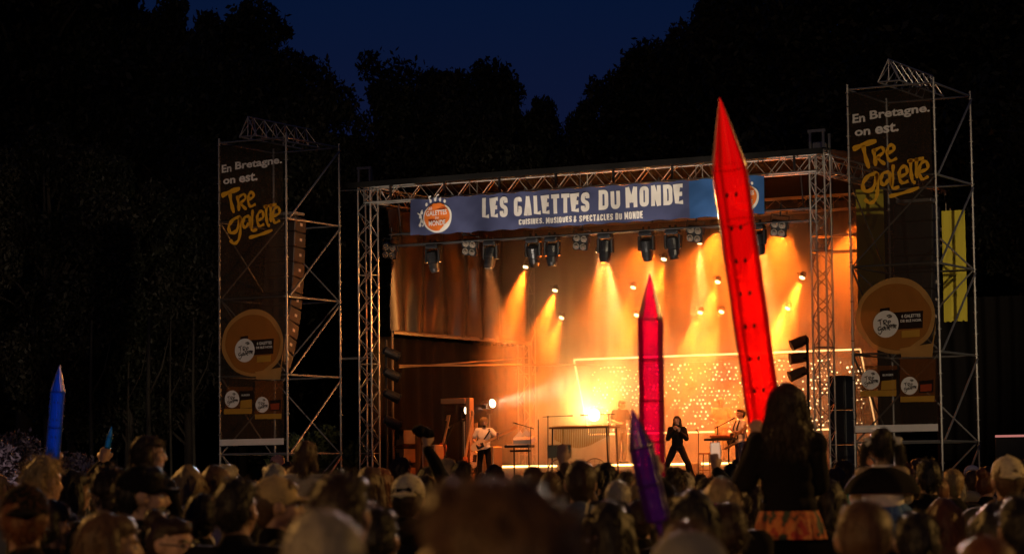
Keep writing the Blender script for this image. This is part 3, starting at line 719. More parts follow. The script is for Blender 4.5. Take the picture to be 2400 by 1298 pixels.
# wide orange washes added to brighten the smoke: made-up fixtures on the rear truss
for i, (x, k) in enumerate(((-9.3, 1.0), (-7.2, 1.5), (-5.2, 1.7), (-3.0, 1.5))):
    p = Vector((x, 11.0, 8.7)); t = thing('added_wash_lamp', 'added dark wash lamp clamped on the rear roof beam, number %s from the left' % ('one', 'two', 'three', 'four')[i], 'stage lamp', p, group='added wash lamps on the rear beam')
    MB().bbox((0, 0, 0), (.5, .3, .35), .04).build('housing', M['black'], t); pole(t, 'clamp', (0, 0, .15), (0, 0, .35), .03, M['black'])
    lamp('added_wash_beam', 'SPOT', p+Vector((0, -.25, -.25)), (x+.1, 6.5, 2.5), k*20*KW, ORANGE, 75, .9, .15)
# the glaring flood behind the vibraphone
p = W(1392, 972, y=9.6)
t = thing('flood_lamp', 'glaring white flood lamp behind the vibraphone', 'stage lamp', p)
MB().bbox((0, .1, 0), (.5, .16, .42), .03).build('housing', M['black'], t); MB().lathe([(.17, 0), (.15, .012)], (0, .018, 0), Matrix.Rotation(R_(90), 3, 'X'), 20).build('lens', LENSW, t)
MB().tube([(-.3, .1, 0), (-.3, .1, -.5), (.3, .1, -.5), (.3, .1, 0)], .02).build('bracket', M['black'], t)
lamp('flood_beam', 'SPOT', p+Vector((0, -.05, 0)), (p.x+1.2, 6.0, p.z+1.6), 32*KW, (1, .44, .09), 120, .9, .2)
# three side lamps on stands at the left
for px, py, y, lab in ((1040, 975, 7.45, 'nearest and lowest'), (1095, 962, 8.1, 'middle'), (1154, 945, 8.8, 'farthest and highest')):
    p = W(px, py, y=y); t = thing('side_lamp', lab+' of the three bright round lamps aimed across the stage', 'stage lamp', (p.x, p.y, FZ), group='round side lamps on stands')
    h = p.z-FZ; aim = Vector((3.2, -.9, .45)).normalized(); R = aim.to_track_quat('Z', 'Y').to_matrix()
    MB().lathe([(.09, -.42), (.12, -.38), (.13, -.1), (.15, -.06), (.15, 0)], (0, 0, h), R, 18).build('lamp_barrel', M['black'], t)
    MB().lathe([(.115, .002), (.11, .012)], (0, 0, h), R, 18).build('lens', LENSW, t)
    m = MB(); m.tube([(-.1, -.16, h), (-.1, -.16, h-.3), (-.1, .16, h-.3), (-.1, .16, h)], .015); m.build('yoke', M['black'], t)
    pole(t, 'stand_pole', (-.1, 0, .02), (-.1, 0, h-.3), .022, M['steel']); MB().tube([(-.35, 0, .02), (.15, 0, .02)], .02).tube([(-.1, -.28, .02), (-.1, .28, .02)], .02).build('stand_foot', M['steel'], t)
    q = Vector((p.x, p.y, p.z))+aim*.05
    lamp('side_beam', 'SPOT', q, q+aim, 18*KW, WHITE, 15, .6, .05)

# front wash on the players, from the front beam
for x, tx, k, col in ((-10.5, -11.5, .5, AMBER), (-6.0, -5.6, .18, AMBER), (-3.8, -4.2, .4, AMBER)):
    lamp('front_wash_beam', 'SPOT', (x, 2.5, 7.5), (tx, 5.0, 2.6), k*30*KW, col, 34, .7, .1)
# unseen point lamps warming roof and beams in place of the upstage lamps' spill
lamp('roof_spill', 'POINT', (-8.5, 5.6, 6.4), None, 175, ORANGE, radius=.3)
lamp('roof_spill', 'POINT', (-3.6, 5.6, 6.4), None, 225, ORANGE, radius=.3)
# unseen floods added behind and beside the public for the night light
def add_flood(loc, target, power, col, size, rad=.4): lamp('unseen_flood', 'SPOT', loc, target, power, col, size, .6, rad)
add_flood((60, -150, 18), (0, 0, 8), 30000, (1, .62, .30), 34)  # far flood added to lift the dark trees and the crowd's backs
lamp('added_edge_spill', 'SPOT', (-7, 3.5, 6.6), (-15.2, 1.2, 6.0), 1500, (1, .36, .08), 55, .6, .1)  # added spot without a fixture, turns the left scaffold orange
lamp('added_audience_beam', 'SPOT', (-2.2, 2.4, 7.7), CAM+ray(1725, 520)*12.4, 90000, (1, .66, .5), 5.0, .5, .08)  # added spot without a fixture, brightens the red inflatable
lamp('added_audience_beam', 'SPOT', (-13.0, 2.4, 7.7), CAM+ray(132, 960)*16.2, 50000, (.75, .85, 1), 3.2, .5, .08)  # same kind of added spot for the blue inflatable
lamp('added_audience_beam', 'SPOT', (-9.0, 2.4, 7.7), CAM+ray(1523, 850)*13.4, 60000, (1, .62, .6), 4.4, .5, .08)  # same kind of added spot for the pink inflatable
for x in (-11.5, -7.0, -2.5): lamp('added_audience_beam', 'SPOT', (x, 2.4, 7.7), (8, -32, 1.0), 9000, (1, .30, .05), 62, .7, .12)  # wide spots without fixtures, added for orange rims on the crowd
add_flood((13, -71, 6), (20.3, -53.5, 1.5), 3000, (1, .48, .13), 34)  # fill added for the nearest heads
add_flood((26, -22, 7), (XR+1, 0, 6.2), 12500, (1, .78, .50), 19)
add_flood((10, -20, 6), (XL+1, 0, 6.2), 11500, (1, .76, .54), 17)
add_flood((-9, -34, 11), (17, -47, 1.2), 9500, (1, .46, .10), 46)
add_flood((33, -27, 9), (16, -44, 1.2), 8500, (1, .50, .11), 46)
# unseen floods added in the pit to light the blue banner from below
for i in range(6):
    x = -12+i*1.9; t = thing('added_pit_flood', '%s added low flood lamp, unseen in the pit, counted from the left' % ('first', 'second', 'third', 'fourth', 'fifth', 'sixth')[i], 'stage lamp', (x, -1.0, 0), group='added flood lamps in the pit')
    MB().bbox((0, 0, .16), (.42, .26, .2), .03, Matrix.Rotation(R_(-30), 3, 'X')).build('housing', M['black'], t); MB().tube([(-.24, 0, .16), (-.24, 0, .01), (.24, 0, .01), (.24, 0, .16)], .015).build('bracket', M['black'], t)
    lamp('added_pit_beam', 'SPOT', (x, -1.0, .34), (x+.1, 2.25, 8.5), 3000, (1, .84, .68), 26, .6, .12)

# ================================================================== neon frame and dotted screen
NEON = glow('neon', (1.0, .52, .18), 6)
fr = thing('neon_frame', 'thin glowing slanted outline frame round the dotted screen', 'light frame', (0, 0, 0))
c4 = [Vector((-11.6, 10.5, 5.09)), Vector((-2.95, 10.5, 5.09)), Vector((-2.55, 10.5, 2.96)), Vector((-11.15, 10.5, 2.96))]
for i in range(4): pole(fr, 'neon_tube', c4[i], c4[(i+1) % 4], .022, NEON, 8)
sc_ = thing('dotted_screen', 'wide panel of warm light points behind the band', 'light screen', (0, 10.9, 0))
MB().bbox((-7.2, .05, 3.95), (8.2, .06, 1.95), .01).build('screen_panel', mat('screen_panel', (.05, .04, .03), .6), sc_)
DOT = glow('dot_light', (1.0, .66, .3), 11); m = MB()
for i in range(66):
    for j in range(17):
        x = -11.2+8.1*(i+.5*(j % 2))/65+random.gauss(0, .012); z = 3.1+1.75*j/16+random.gauss(0, .012)
        k = noise.noise((x*1.5+z*1.9, z*2.2, 1.0))
        if random.random() < .46+.75*k+.2*(i > 30):
            r = .009+.019*random.random()**1.5; m.ell((x, -.01, z), (r, .01, r), None, 6, 4)
d = m.build('light_points', DOT, sc_); d['kind'] = 'stuff'

# ================================================================== speakers and side lamps off the stage
def line_array(x, y, ztop, n, label, w=1.0, curve=2.2, m=None):
    t = thing('line_array', label, 'speaker array', (x, y, ztop), group='hung line arrays inside the scaffold towers')
    MB().bbox((0, 0, .1), (w*.9, .5, .08), .01).build('flying_frame', M['steel'], t)
    pos = Vector((0, 0, 0)); ang = 4
    for i in range(n):
        R = Matrix.Rotation(R_(-ang), 3, 'X'); h = .40
        c = pos + R @ Vector((0, 0, -h/2))
        o = MB().bbox((0, 0, 0), (w, .55, h*.96), .02, R).build('speaker_box', m or M['orangecab'], t, c)
        for s in (-1, 1):
            MB().box(R @ Vector((s*.2*w, -.279, 0)), (.18*w, .012, .2), R).build('grille', M['black'], o)
            MB().box(R @ Vector((s*(w/2+.006), .02, 0)), (.012, .10, .07), R).build('handle', mat('bright_plate', (.5, .4, .32), .4), o)
        pos = pos + R @ Vector((0, 0, -h)); ang += curve*i/3
    return t
pl = W(707, 545, y=1.5); line_array(-15.35, 1.35, 8.6, 10, 'curved rust lit line array hanging inside the left scaffold tower', .9, 1.9)
line_array(1.95, 1.45, 7.9, 8, 'dark line array hanging in the right scaffold tower before the yellow cloth', .95, 1.4, M['black'])
def theatre_par(t, loc, aim, s=1.0, m=None):
    R = Vector(aim).normalized().to_track_quat('Z', 'Y').to_matrix()
    o = MB().lathe([(.06*s, -.3*s), (.11*s, -.27*s), (.13*s, -.1*s), (.13*s, .12*s), (.145*s, .14*s), (.145*s, .16*s)], loc, R, 16).build('lamp_can', m or M['blackgloss'], t)
    MB().lathe([(.12*s, .135*s), (.11*s, .14*s)], loc, R, 16).build('lens', mat('dark_lens', (.25, .2, .16), .1, .3), o)
    return o
p = W(1893, 850, y=3.2); lb = thing('lamp_pole', 'upright black pole with three round lamps left of the right lattice tower', 'lamp pole', (p.x, 3.2, 0))
za, zb = W(1893, 790, y=3.2).z, FZ
pole(lb, 'pole', (0, 0, zb), (0, 0, za), .035, M['black'])
for px, py in ((1868, 804), (1866, 839), (1864, 877)):
    q = W(px, py, y=3.2); MB().tube([(0, 0, q.z), (q.x-p.x+.1, 0, q.z)], .018).build('arm', M['black'], lb); theatre_par(lb, (q.x-p.x, 0, q.z), (-.7, -.5, -.35+.25*(py == 839)), 1.0, M['cab'])  # brown cans carry the orange stage light in their colour
lb2 = thing('lamp_ladder', 'black lamps stacked up the inner side of the left lattice tower', 'lamp pole', (-13.15, 2.7, 0))
pole(lb2, 'pole', (0, 0, FZ), (0, 0, 5.4), .03, M['black'])
for k, z in enumerate((5.0, 4.45, 3.9, 3.2)):
    MB().tube([(0, 0, z), (.2, 0, z)], .018).build('arm', M['black'], lb2); theatre_par(lb2, (.22, 0, z), (.6, .6, -.4), 1.0)
def stack(x0, x1, z0, z1, y, label, n, m, name='speaker_stack', depth=.7):
    t = thing(name, label, 'speaker', ((x0+x1)/2, y, z0)); h = (z1-z0)/n; w = x1-x0
    for i in range(n):
        o = MB().bbox((0, 0, h*(i+.5)), (w, depth, h*.97), .02).build('speaker_box', m, t)
        MB().bbox((0, -depth/2-.008, h*(i+.5)), (w*.82, .016, h*.7), .004).build('grille', M['black'], o)
    return t
a, b_ = W(1952, 880, y=4.0), W(1995, 1085, y=4.0); stack(a.x, b_.x+.03, FZ, a.z, 4.0, 'tall dark speaker stack beside the right lattice tower', 3, M['black'])
# ================================================================== gear on the stage
def at(px, py, y): return W(px, py, y=y)
# left wing: subs, column, doorway frame, cases
a, b_ = at(934, 1005, 4.2), at(960, 1075, 4.2)
t = thing('wedge_speakers', 'stack of pale slotted speakers standing at the left edge of the stage', 'speaker', ((a.x+b_.x)/2, 4.2, FZ)); w = b_.x-a.x
for i in range(3):
    z = .1+(a.z-FZ)*(i+.5)/3-.1; h = (a.z-FZ)/3
    o = MB().add([(-w/2, -.3, z-h*.45), (w/2, -.3, z-h*.3), (w/2, -.3, z+h*.42), (-w/2, -.3, z+h*.42), (-w/2, .3, z-h*.45), (w/2, .3, z-h*.3), (w/2, .3, z+h*.42), (-w/2, .3, z+h*.42)],
                 [(0, 1, 2, 3), (5, 4, 7, 6), (0, 4, 5, 1), (3, 2, 6, 7), (0, 3, 7, 4), (1, 5, 6, 2)]).build('speaker_box', M['cab'], t)
    for s in (-.16, .02): MB().box((s*w, -.306, z+.04), (w*.12, .012, h*.3)).build('slot', M['black'], o)
a, b_ = at(951, 908, 5.5), at(966, 976, 5.5)
t = thing('column_speaker', 'slim upright grey column speaker in the left wing', 'speaker', ((a.x+b_.x)/2, 5.5, FZ)); w = b_.x-a.x
MB().bbox((0, 0, (a.z+b_.z)/2-FZ), (w, .2, a.z-b_.z), .015).build('cabinet', mat('column_cabinet', (.09, .06, .04), .6), t); MB().bbox((0, -.105, (a.z+b_.z)/2-FZ+.12), (w*.82, .012, (a.z-b_.z)*.66), .004).build('grille', mat('grille_grey', (.12, .08, .05), .6), t)
pole(t, 'stand_pole', (0, 0, 0), (0, 0, b_.z-FZ), .025, M['black'])
a, b_ = at(1013, 935, 7.0), at(1106, 1090, 7.0)
t = thing('scenery_frame', 'pale wooden doorway frame standing behind the left lamps', 'frame', (a.x, 7.0, FZ)); w = b_.x-a.x; h = a.z-FZ
MB().bbox((.05, 0, h/2), (.16, .25, h), .01).build('post', M['cream'], t); MB().bbox((w-.05, 0, h/2), (.12, .25, h), .01).build('post', M['cream'], t); MB().bbox((w/2, -.02, h-.07), (w-.24, .26, .14), .01).build('crosspiece', M['cream'], t)
for px0, px1, top, y, lab in ((1000, 1030, 1042, 5.2, 'pale flight case standing left of the guitar stands'), (1140, 1167, 1046, 6.2, 'pale amplifier cabinet standing behind the white shirted guitarist')):
    a, b_ = at(px0, top, y), at(px1, top, y); w = b_.x-a.x; h = a.z-FZ
    t = thing('flight_case', lab, 'case', ((a.x+b_.x)/2, y, FZ), group='cases on the left of the stage')
    MB().bbox((0, 0, h/2), (w, .5, h), .02).build('case_body', M['cab'], t)
    for s in (-1, 1):
        MB().bbox((s*(w/2-.02), -.255, h/2), (.035, .02, h), .004).build('edge_strip', M['alu'], t); MB().bbox((s*w*.22, -.26, h*.68), (w*.12, .02, h*.14), .004).build('handle', M['cream'], t)
    MB().bbox((0, -.255, h-.02), (w-.08, .02, .035), .004).build('edge_strip', M['alu'], t)
# guitars
def guitar_mesh(scale=1.0, bass=False):
    """electric guitar lying along +x (neck to +x), front to -y"""
    m = MB(); pr = []
    for k in range(28):
        a = 2*math.pi*k/28; r = .17*(1+.16*math.cos(2*a)-.07*math.cos(3*a)); pr.append((r*1.15*math.cos(a), r*.92*math.sin(a)))
    vs = [(x, -.02, z) for x, z in pr]+[(x, .02, z) for x, z in pr]
    fs = [tuple(reversed(range(28))), tuple(range(28, 56))]+[(i, (i+1) % 28, 28+(i+1) % 28, 28+i) for i in range(28)]
    m.add(vs, fs); L = .75 if bass else .62
    neck = MB().box((.17+L/2, -.012, 0), (L, .03, .055)); head = MB().add([(.17+L, -.02, -.03), (.17+L+.2, -.02, -.02), (.17+L+.17, -.02, .06), (.17+L, -.02, .03), (.17+L, 0, -.03), (.17+L+.2, 0, -.02), (.17+L+.17, 0, .06), (.17+L, 0, .03)],
                    [(0, 1, 2, 3), (5, 4, 7, 6), (0, 4, 5, 1), (3, 2, 6, 7), (0, 3, 7, 4), (1, 5, 6, 2)])
    for k in range(4): head.tube([(.17+L+.03+.04*k, -.01, .05), (.17+L+.03+.04*k, -.01, .085)], .012, 6)
    guard = MB().box((.02, -.024, -.03), (.2, .006, .12))
    for k in (-.06, .0, .06): guard.box((k, -.027, .005), (.02, .008, .075))
    return m, neck, head, guard
G_RED = mat('guitar_red', (.35, .07, .03), .25, var=.2); G_PALE = mat('guitar_cream', (.7, .55, .38), .25); G_DARK = mat('guitar_dark', (.05, .03, .025), .25); G_NECK = mat('maple_neck', (.5, .3, .14), .35)
def guitar(label, loc, rot, body, bass=False, group=None):
    t = thing('electric_guitar', label, 'guitar', loc, group=group); t.rotation_euler = rot
    m, ne, he, gu = guitar_mesh(bass=bass)
    m.build('guitar_body', body, t); ne.build('guitar_neck', G_NECK, t); he.build('headstock', G_NECK, t); gu.build('pickguard', M['blackgloss'], t); return t
def inst_stand(label, loc):
    t = thing('instrument_stand', label, 'stand', loc)
    m = MB(); m.tube([(0, .12, .5), (-.18, -.1, .01)], .013).tube([(0, .12, .5), (.18, -.1, .01)], .013).tube([(0, .12, .5), (0, .3, .01)], .013).tube([(-.14, -.12, .3), (.14, -.12, .3)], .013); m.build('stand_legs', M['black'], t)
    pole(t, 'stand_pole', (0, .12, .5), (0, .06, .9), .012, M['black']); return t
for px, py, y, lab, body, s in ((1036, 1055, 5.6, 'red bodied guitar resting in a stand beside the pale case', G_RED, 75), (1112, 1075, 6.0, 'cream guitar in a stand close behind the guitarist', G_PALE, 84)):
    p = at(px, py, y); guitar(lab, (p.x, y, max(p.z, FZ+.35)), (R_(-8), R_(-s), 0), body, group='spare guitars in stands'); inst_stand('small black stand holding the '+('red guitar' if px == 1036 else 'cream guitar'), (p.x, y+.02, FZ))
# upright bass body leaning at (1090,990)
a, b_ = at(1103, 968, 5.8), at(1080, 1080, 5.8)
t = thing('upright_bass', 'slim upright electric bass leaning left of the guitarist', 'double bass', (b_.x, 5.8, FZ)); ax = Vector((a.x-b_.x, .1, a.z-FZ)); dn = ax.normalized()
MB().tube([dn*.05, dn*.2, dn*.55, dn*.75], [.06, .13, .11, .05], 12).build('bass_body', mat('bass_red', (.42, .14, .06), .3), t)
MB().tube([dn*.7, ax*.97], [.035, .028], 8).build('bass_neck', G_NECK, t); MB().ell(ax, (.05, .04, .08)).build('scroll', G_NECK, t); pole(t, 'end_pin', (0, 0, 0), dn*.06, .012, M['steel'])
def mic_stand(label, foot, top, boom=None, mic=True, m=None, r=.012):
    """straight pole, tripod foot, optional boom arm with microphone"""
    t = thing('microphone_stand', label, 'mic stand', foot, group='microphone stands on the stage'); f = Vector(foot); m = m or M['black']
    tp = Vector(top)-f; pole(t, 'stand_pole', (0, 0, .12), tp, r, m)
    tri = MB()
    for k in range(3): a = k*2.094+.4; tri.tube([(0, 0, .2), (.3*math.cos(a), .3*math.sin(a), .01)], .012, 6)
    tri.build('tripod', m, t); e = tp
    if boom is not None:
        e = Vector(boom)-f; pole(t, 'boom_arm', tp-(e-tp)*.25, e, r*.85, m); MB().ell(tp, .025).build('clutch', m, t)
    if mic:
        d = (e-tp).normalized() if boom is not None else Vector((0, -.7, .5)).normalized()
        o = MB().cap(e, e+d*.1, .013, .017).build('microphone', M['black'], t); MB().ell(e+d*.13, .032).build('mic_head', M['steel'], o)
    return t
def pt(px, py, y): return tuple(at(px, py, y))
def foot(px, y, base=FZ): p = at(px, 1080, y); return (p.x, y, base)
mic_stand('mic stand with a boom reaching left, between the pale case and the bass', foot(1084, 5.0), pt(1084, 983, 5.0), pt(1060, 996, 5.0))
mic_stand('tilted dark stand before the pale scenery frame', foot(1044, 5.0), pt(1044, 1035, 5.0), pt(1066, 992, 5.0), mic=False)
mic_stand('mic stand with the short arm pointing left over the keyboard', foot(1244, 4.6), pt(1244, 1002, 4.6), pt(1214, 993, 4.6))
mic_stand('mic stand at the left end of the vibraphone with arm to the right', foot(1284, 6.6), pt(1284, 976, 6.6), pt(1330, 974, 6.6))
mic_stand('mic stand at the right end of the vibraphone with arm to the left', foot(1427, 6.8), pt(1427, 970, 6.8), pt(1372, 972, 6.8))
mic_stand('mic stand in front of the bearded right guitarist with arm rising right', foot(1682, 5.0), pt(1682, 1000, 5.0), pt(1712, 984, 5.0))
mic_stand('plain short pole stand between singer and small keyboard', foot(1637, 6.5), pt(1637, 1013, 6.5), None)
mic_stand('tall thin stand right of the middle silhouette', foot(1735, 9.2, RZ), pt(1735, 935, 9.2), None)
mic_stand('slim pale light stand left of the vibraphone', foot(1262, 6.0), pt(1262, 982, 6.0), None, mic=False)
# keyboard stand, left (px 1180-1250)
a, b_ = at(1190, 1046, 4.8), at(1248, 1046, 4.8)
t = thing('keyboard', 'two tier keyboard with a folded score on a black stand right of the guitarist', 'keyboard', ((a.x+b_.x)/2, 4.8, FZ)); w = b_.x-a.x; h = a.z-FZ
MB().bbox((-.02, 0, h), (w, .34, .07), .015).build('lower_keyboard', M['blackgloss'], t); kb = MB().bbox((.1, .05, h+.16), (w*.72, .28, .13), .01, Matrix.Rotation(R_(20), 3, 'X')).build('upper_keyboard', M['white'], t)
for s in (-.18, .26):
    pole(t, 'stand_leg', (s, 0, 0), (s, 0, h-.03), .02, M['black'])
MB().bbox((0, 0, h-.12), (w*.8, .06, .05), .01).build('stand_bar', M['black'], t)
sc = MB()
zz = [(-.26, .22), (-.05, .42), (.02, .34), (.12, .46), (.2, .36), (.27, .44)]
for i in range(5):
    (x0, z0), (x1, z1) = zz[i], zz[i+1]; sc.add([(x0, .1, h+z0), (x1, .12, h+z1), (x1, .1, h+z1-.14), (x0, .08, h+z0-.14), (x0, .108, h+z0), (x1, .128, h+z1), (x1, .108, h+z1-.14), (x0, .088, h+z0-.14)], [(0, 1, 2, 3), (7, 6, 5, 4), (0, 4, 5, 1), (3, 2, 6, 7)])
sc.build('score', M['white'], t)
pole(t, 'key_row', (-.4*w, -.17, h+.04), (.4*w, -.17, h+.04), .012, M['white'])
# vibraphone with cartwheel arches (px 1292-1442, 1000-1080)
a, b_ = at(1300, 1003, 7.0), at(1440, 1000, 7.0)
t = thing('vibraphone', 'long vibraphone with hanging tubes on a wheeled frame', 'vibraphone', (a.x, 7.0, FZ)); w = b_.x-a.x; h = a.z-FZ
MB().bbox((w/2, 0, h), (w, .7, .05), .01).build('frame_top', mat('vibes_frame', (.12, .07, .03), .4), t)
BARM = mat('vibes_bar', (.5, .36, .14), .3, .6)
for k in range(30): MB().box((.06+(w-.12)*k/29, 0, h+.045), (w/30*.72, .44-.2*k/29, .014)).build('bar', BARM, t)
TUB = mat('vibes_tube', (.52, .38, .16), .3, .7)
for k in range(30):
    L = .5*(.35+.65*math.sin(math.pi*(.15+.8*k/29))**1.5) ; x = .1+(w-.2)*k/29
    pole(t, 'resonator_tube', (x, -.18, h-.03), (x, -.18, h-.05-L), .019, TUB)
for x in (.05, w-.05):
    for y in (-.3, .3): pole(t, 'leg', (x, y, .06), (x+.04*(1 if x < 1 else -1), y, h), .022, M['black'])
MB().bbox((w/2, -.3, .18), (w, .04, .04), .008).build('stretcher', M['black'], t)
for x in (.32, w-.42):
    ring = MB(); ring.tube([(x+.36*math.cos(q), -.36, .30+.34*math.sin(q)) for q in np.linspace(-.3, math.pi+.3, 22)], .016, 6)
    wh = ring.build('wheel_rim', M['steel'], t)
    for q in (.5, 1.1, 1.57, 2.1, 2.7): pole(wh, 'spoke', (x, -.36, .22), (x+.35*math.cos(q), -.36, .30+.33*math.sin(q)), .006, M['steel'], 6)
# small keyboard / pad table right (px 1655-1735, 1000-1060)
a, b_ = at(1655, 1030, 5.0), at(1722, 1026, 5.0)
t = thing('sampler_table', 'small sampler with score tray on a black pole stand before the right guitarist', 'keyboard', ((a.x+b_.x)/2, 5.0, FZ)); w = b_.x-a.x; h = a.z-FZ
MB().bbox((0, 0, h), (w, .32, .06), .012).build('table_top', M['blackgloss'], t); MB().bbox((-.02, 0, h+.075), (w*.62, .24, .08), .02).build('sampler', mat('sampler_red', (.3, .09, .04), .4), t)
for s in (-.2, .22): pole(t, 'stand_leg', (s, 0, 0), (s, 0, h-.03), .02, M['black'])
MB().bbox((.3, -.12, h-.18), (.34, .22, .02), .004, Matrix.Rotation(R_(-25), 3, 'Y')).build('score_tray', M['cream'], t)
# stool (px 1640-1680,1060-1110)
p = at(1655, 1062, 5.6); t = thing('bar_stool', 'pale wooden stool standing between the singer and the sampler stand', 'stool', (p.x, 5.6, FZ)); h = p.z-FZ
MB().bbox((0, 0, h), (.34, .34, .04), .012).build('seat', M['cream'], t)
for sx_ in (-1, 1):
    for sy in (-1, 1): pole(t, 'leg', (sx_*.2, sy*.2, 0), (sx_*.14, sy*.14, h-.02), .016, M['cream'])
MB().tube([(-.17, -.17, h*.4), (.17, -.17, h*.4), (.17, .17, h*.4), (-.17, .17, h*.4), (-.17, -.17, h*.4)], .011, 6).build('stretcher', M['cream'], t)
# monitor wedges along the front edge
for px, y, lab in ((1262, 3.5, 'black floor monitor lying before the vibraphone'), (1600, 3.5, 'black floor monitor lying at the feet of the singer'), (1715, 3.7, 'black floor monitor lying before the right guitarist')):
    p = at(px, 1110, y); t = thing('floor_monitor', lab, 'speaker', (p.x, y, FZ), group='floor monitors along the stage edge')
    MB().add([(-.3, -.22, 0), (.3, -.22, 0), (.3, .25, 0), (-.3, .25, 0), (-.3, -.22, .28), (.3, -.22, .28), (.3, .16, .06), (-.3, .16, .06), ], [(3, 2, 1, 0), (0, 1, 5, 4), (4, 5, 6, 7), (7, 6, 2, 3), (0, 4, 7, 3), (1, 2, 6, 5)]).build('cabinet', M['black'], t)
    MB().box((0, -.03, .186), (.5, .3, .01), Matrix.Rotation(R_(-30), 3, 'X')).build('grille', M['blackgloss'], t)
# ================================================================== people
def remesh(mb, voxel, smooth_it=3, wob=0.0, wscale=9.0, seed=0, name='shape'):
    """union of overlapping closed shapes as one continuous smooth surface"""
    me = mb.mesh(name, None); o = bpy.data.objects.new('tmp', me); COL.objects.link(o)
    r = o.modifiers.new('r', 'REMESH'); r.mode = 'VOXEL'; r.voxel_size = voxel
    s = o.modifiers.new('s', 'SMOOTH'); s.iterations = smooth_it; s.factor = .5
    out = bpy.data.meshes.new_from_object(o.evaluated_get(bpy.context.evaluated_depsgraph_get()))
    bpy.data.objects.remove(o); bpy.data.meshes.remove(me)
    if wob:
        nv = len(out.vertices); co = np.empty(nv*3, 'f'); out.vertices.foreach_get('co', co); co = co.reshape(-1, 3)
        no_ = np.array([v.normal[:] for v in out.vertices])
        k = np.array([noise.noise((c[0]*wscale+seed, c[1]*wscale, c[2]*wscale*.7)) for c in co])
        co = co + no_*(k*wob)[:, None]; out.vertices.foreach_set('co', co.astype('f').ravel()); out.update()
    out.polygons.foreach_set('use_smooth', [True]*len(out.polygons)); out.name = name
    return out
class Pose:
    """joints of a 1.75 m figure facing +y; x is its right"""
    def __init__(s, **k):
        V = Vector
        s.pel = V((0, 0, .95)); s.chest = V((0, 0, 1.27)); s.neck = V((0, -.02, 1.45)); s.head = V((0, 0, 1.62))
        s.hy = 0; s.hp = 0
        s.sR, s.eR, s.wR = V((.185, -.01, 1.41)), V((.235, -.03, 1.13)), V((.235, .06, .89))
        s.sL, s.eL, s.wL = V((-.185, -.01, 1.41)), V((-.235, -.03, 1.13)), V((-.235, .06, .89))
        s.hR, s.kR, s.aR = V((.09, 0, .92)), V((.10, .015, .50)), V((.10, -.02, .09))
        s.hL, s.kL, s.aL = V((-.09, 0, .92)), V((-.10, .015, .50)), V((-.10, -.02, .09))
        s.tR = None; s.tL = None; s.fR = V((0, .1, -1)); s.fL = V((0, .1, -1)); s.curl = .5; s.wide = 1.0; s.hk = 1.0
        for a, b in k.items(): setattr(s, a, V(b) if isinstance(b, tuple) else b)
        s.HM = Matrix.Translation(s.neck) @ Matrix.Rotation(R_(s.hy), 4, 'Z') @ Matrix.Rotation(R_(s.hp), 4, 'X') @ Matrix.Scale(s.hk, 4) @ Matrix.Translation(s.head-s.neck-V((0, 0, 1.62)))
    def H(s, p): return s.HM @ Vector(p)
def hand(m, w, d, side, curl, fore):
    """palm, four bent fingers and a thumb leaving the side of the palm"""
    d = d.normalized(); up = (w-fore).normalized(); sidev = d.cross(Vector((0, 1, 0.2))); sidev = sidev.normalized() if sidev.length > .1 else Vector((1, 0, 0))
    nrm = sidev.cross(d).normalized()
    m.cap(w, w+d*.055, .026, .03, 8); m.cap(w+d*.03-sidev*.018, w+d*.075-sidev*.022, .017, .015, 8); m.cap(w+d*.03+sidev*.018, w+d*.075+sidev*.022, .017, .015, 8)
    for k, L in enumerate((.062, .072, .068, .052)):
        off = sidev*(-.03+.02*k); a = w+d*.085+off; b = a+(d*math.cos(curl*.8)+nrm*math.sin(curl*.8)).normalized()*L*.5
        c = b+(d*math.cos(curl*1.9)+nrm*math.sin(curl*1.9)).normalized()*L*.5
        m.cap(a-d*.03, a, .0105, .0105, 7); m.cap(a, b, .0105, .0095, 7); m.cap(b, c, .0095, .008, 7)
    t0 = w+d*.025-sidev*.028*side; t1 = t0+(d*.7-sidev*.6*side+nrm*.35).normalized()*.04; m.cap(t0, t1, .0135, .011, 7); m.cap(t1, t1+(d+nrm*.5).normalized()*.03, .011, .009, 7)
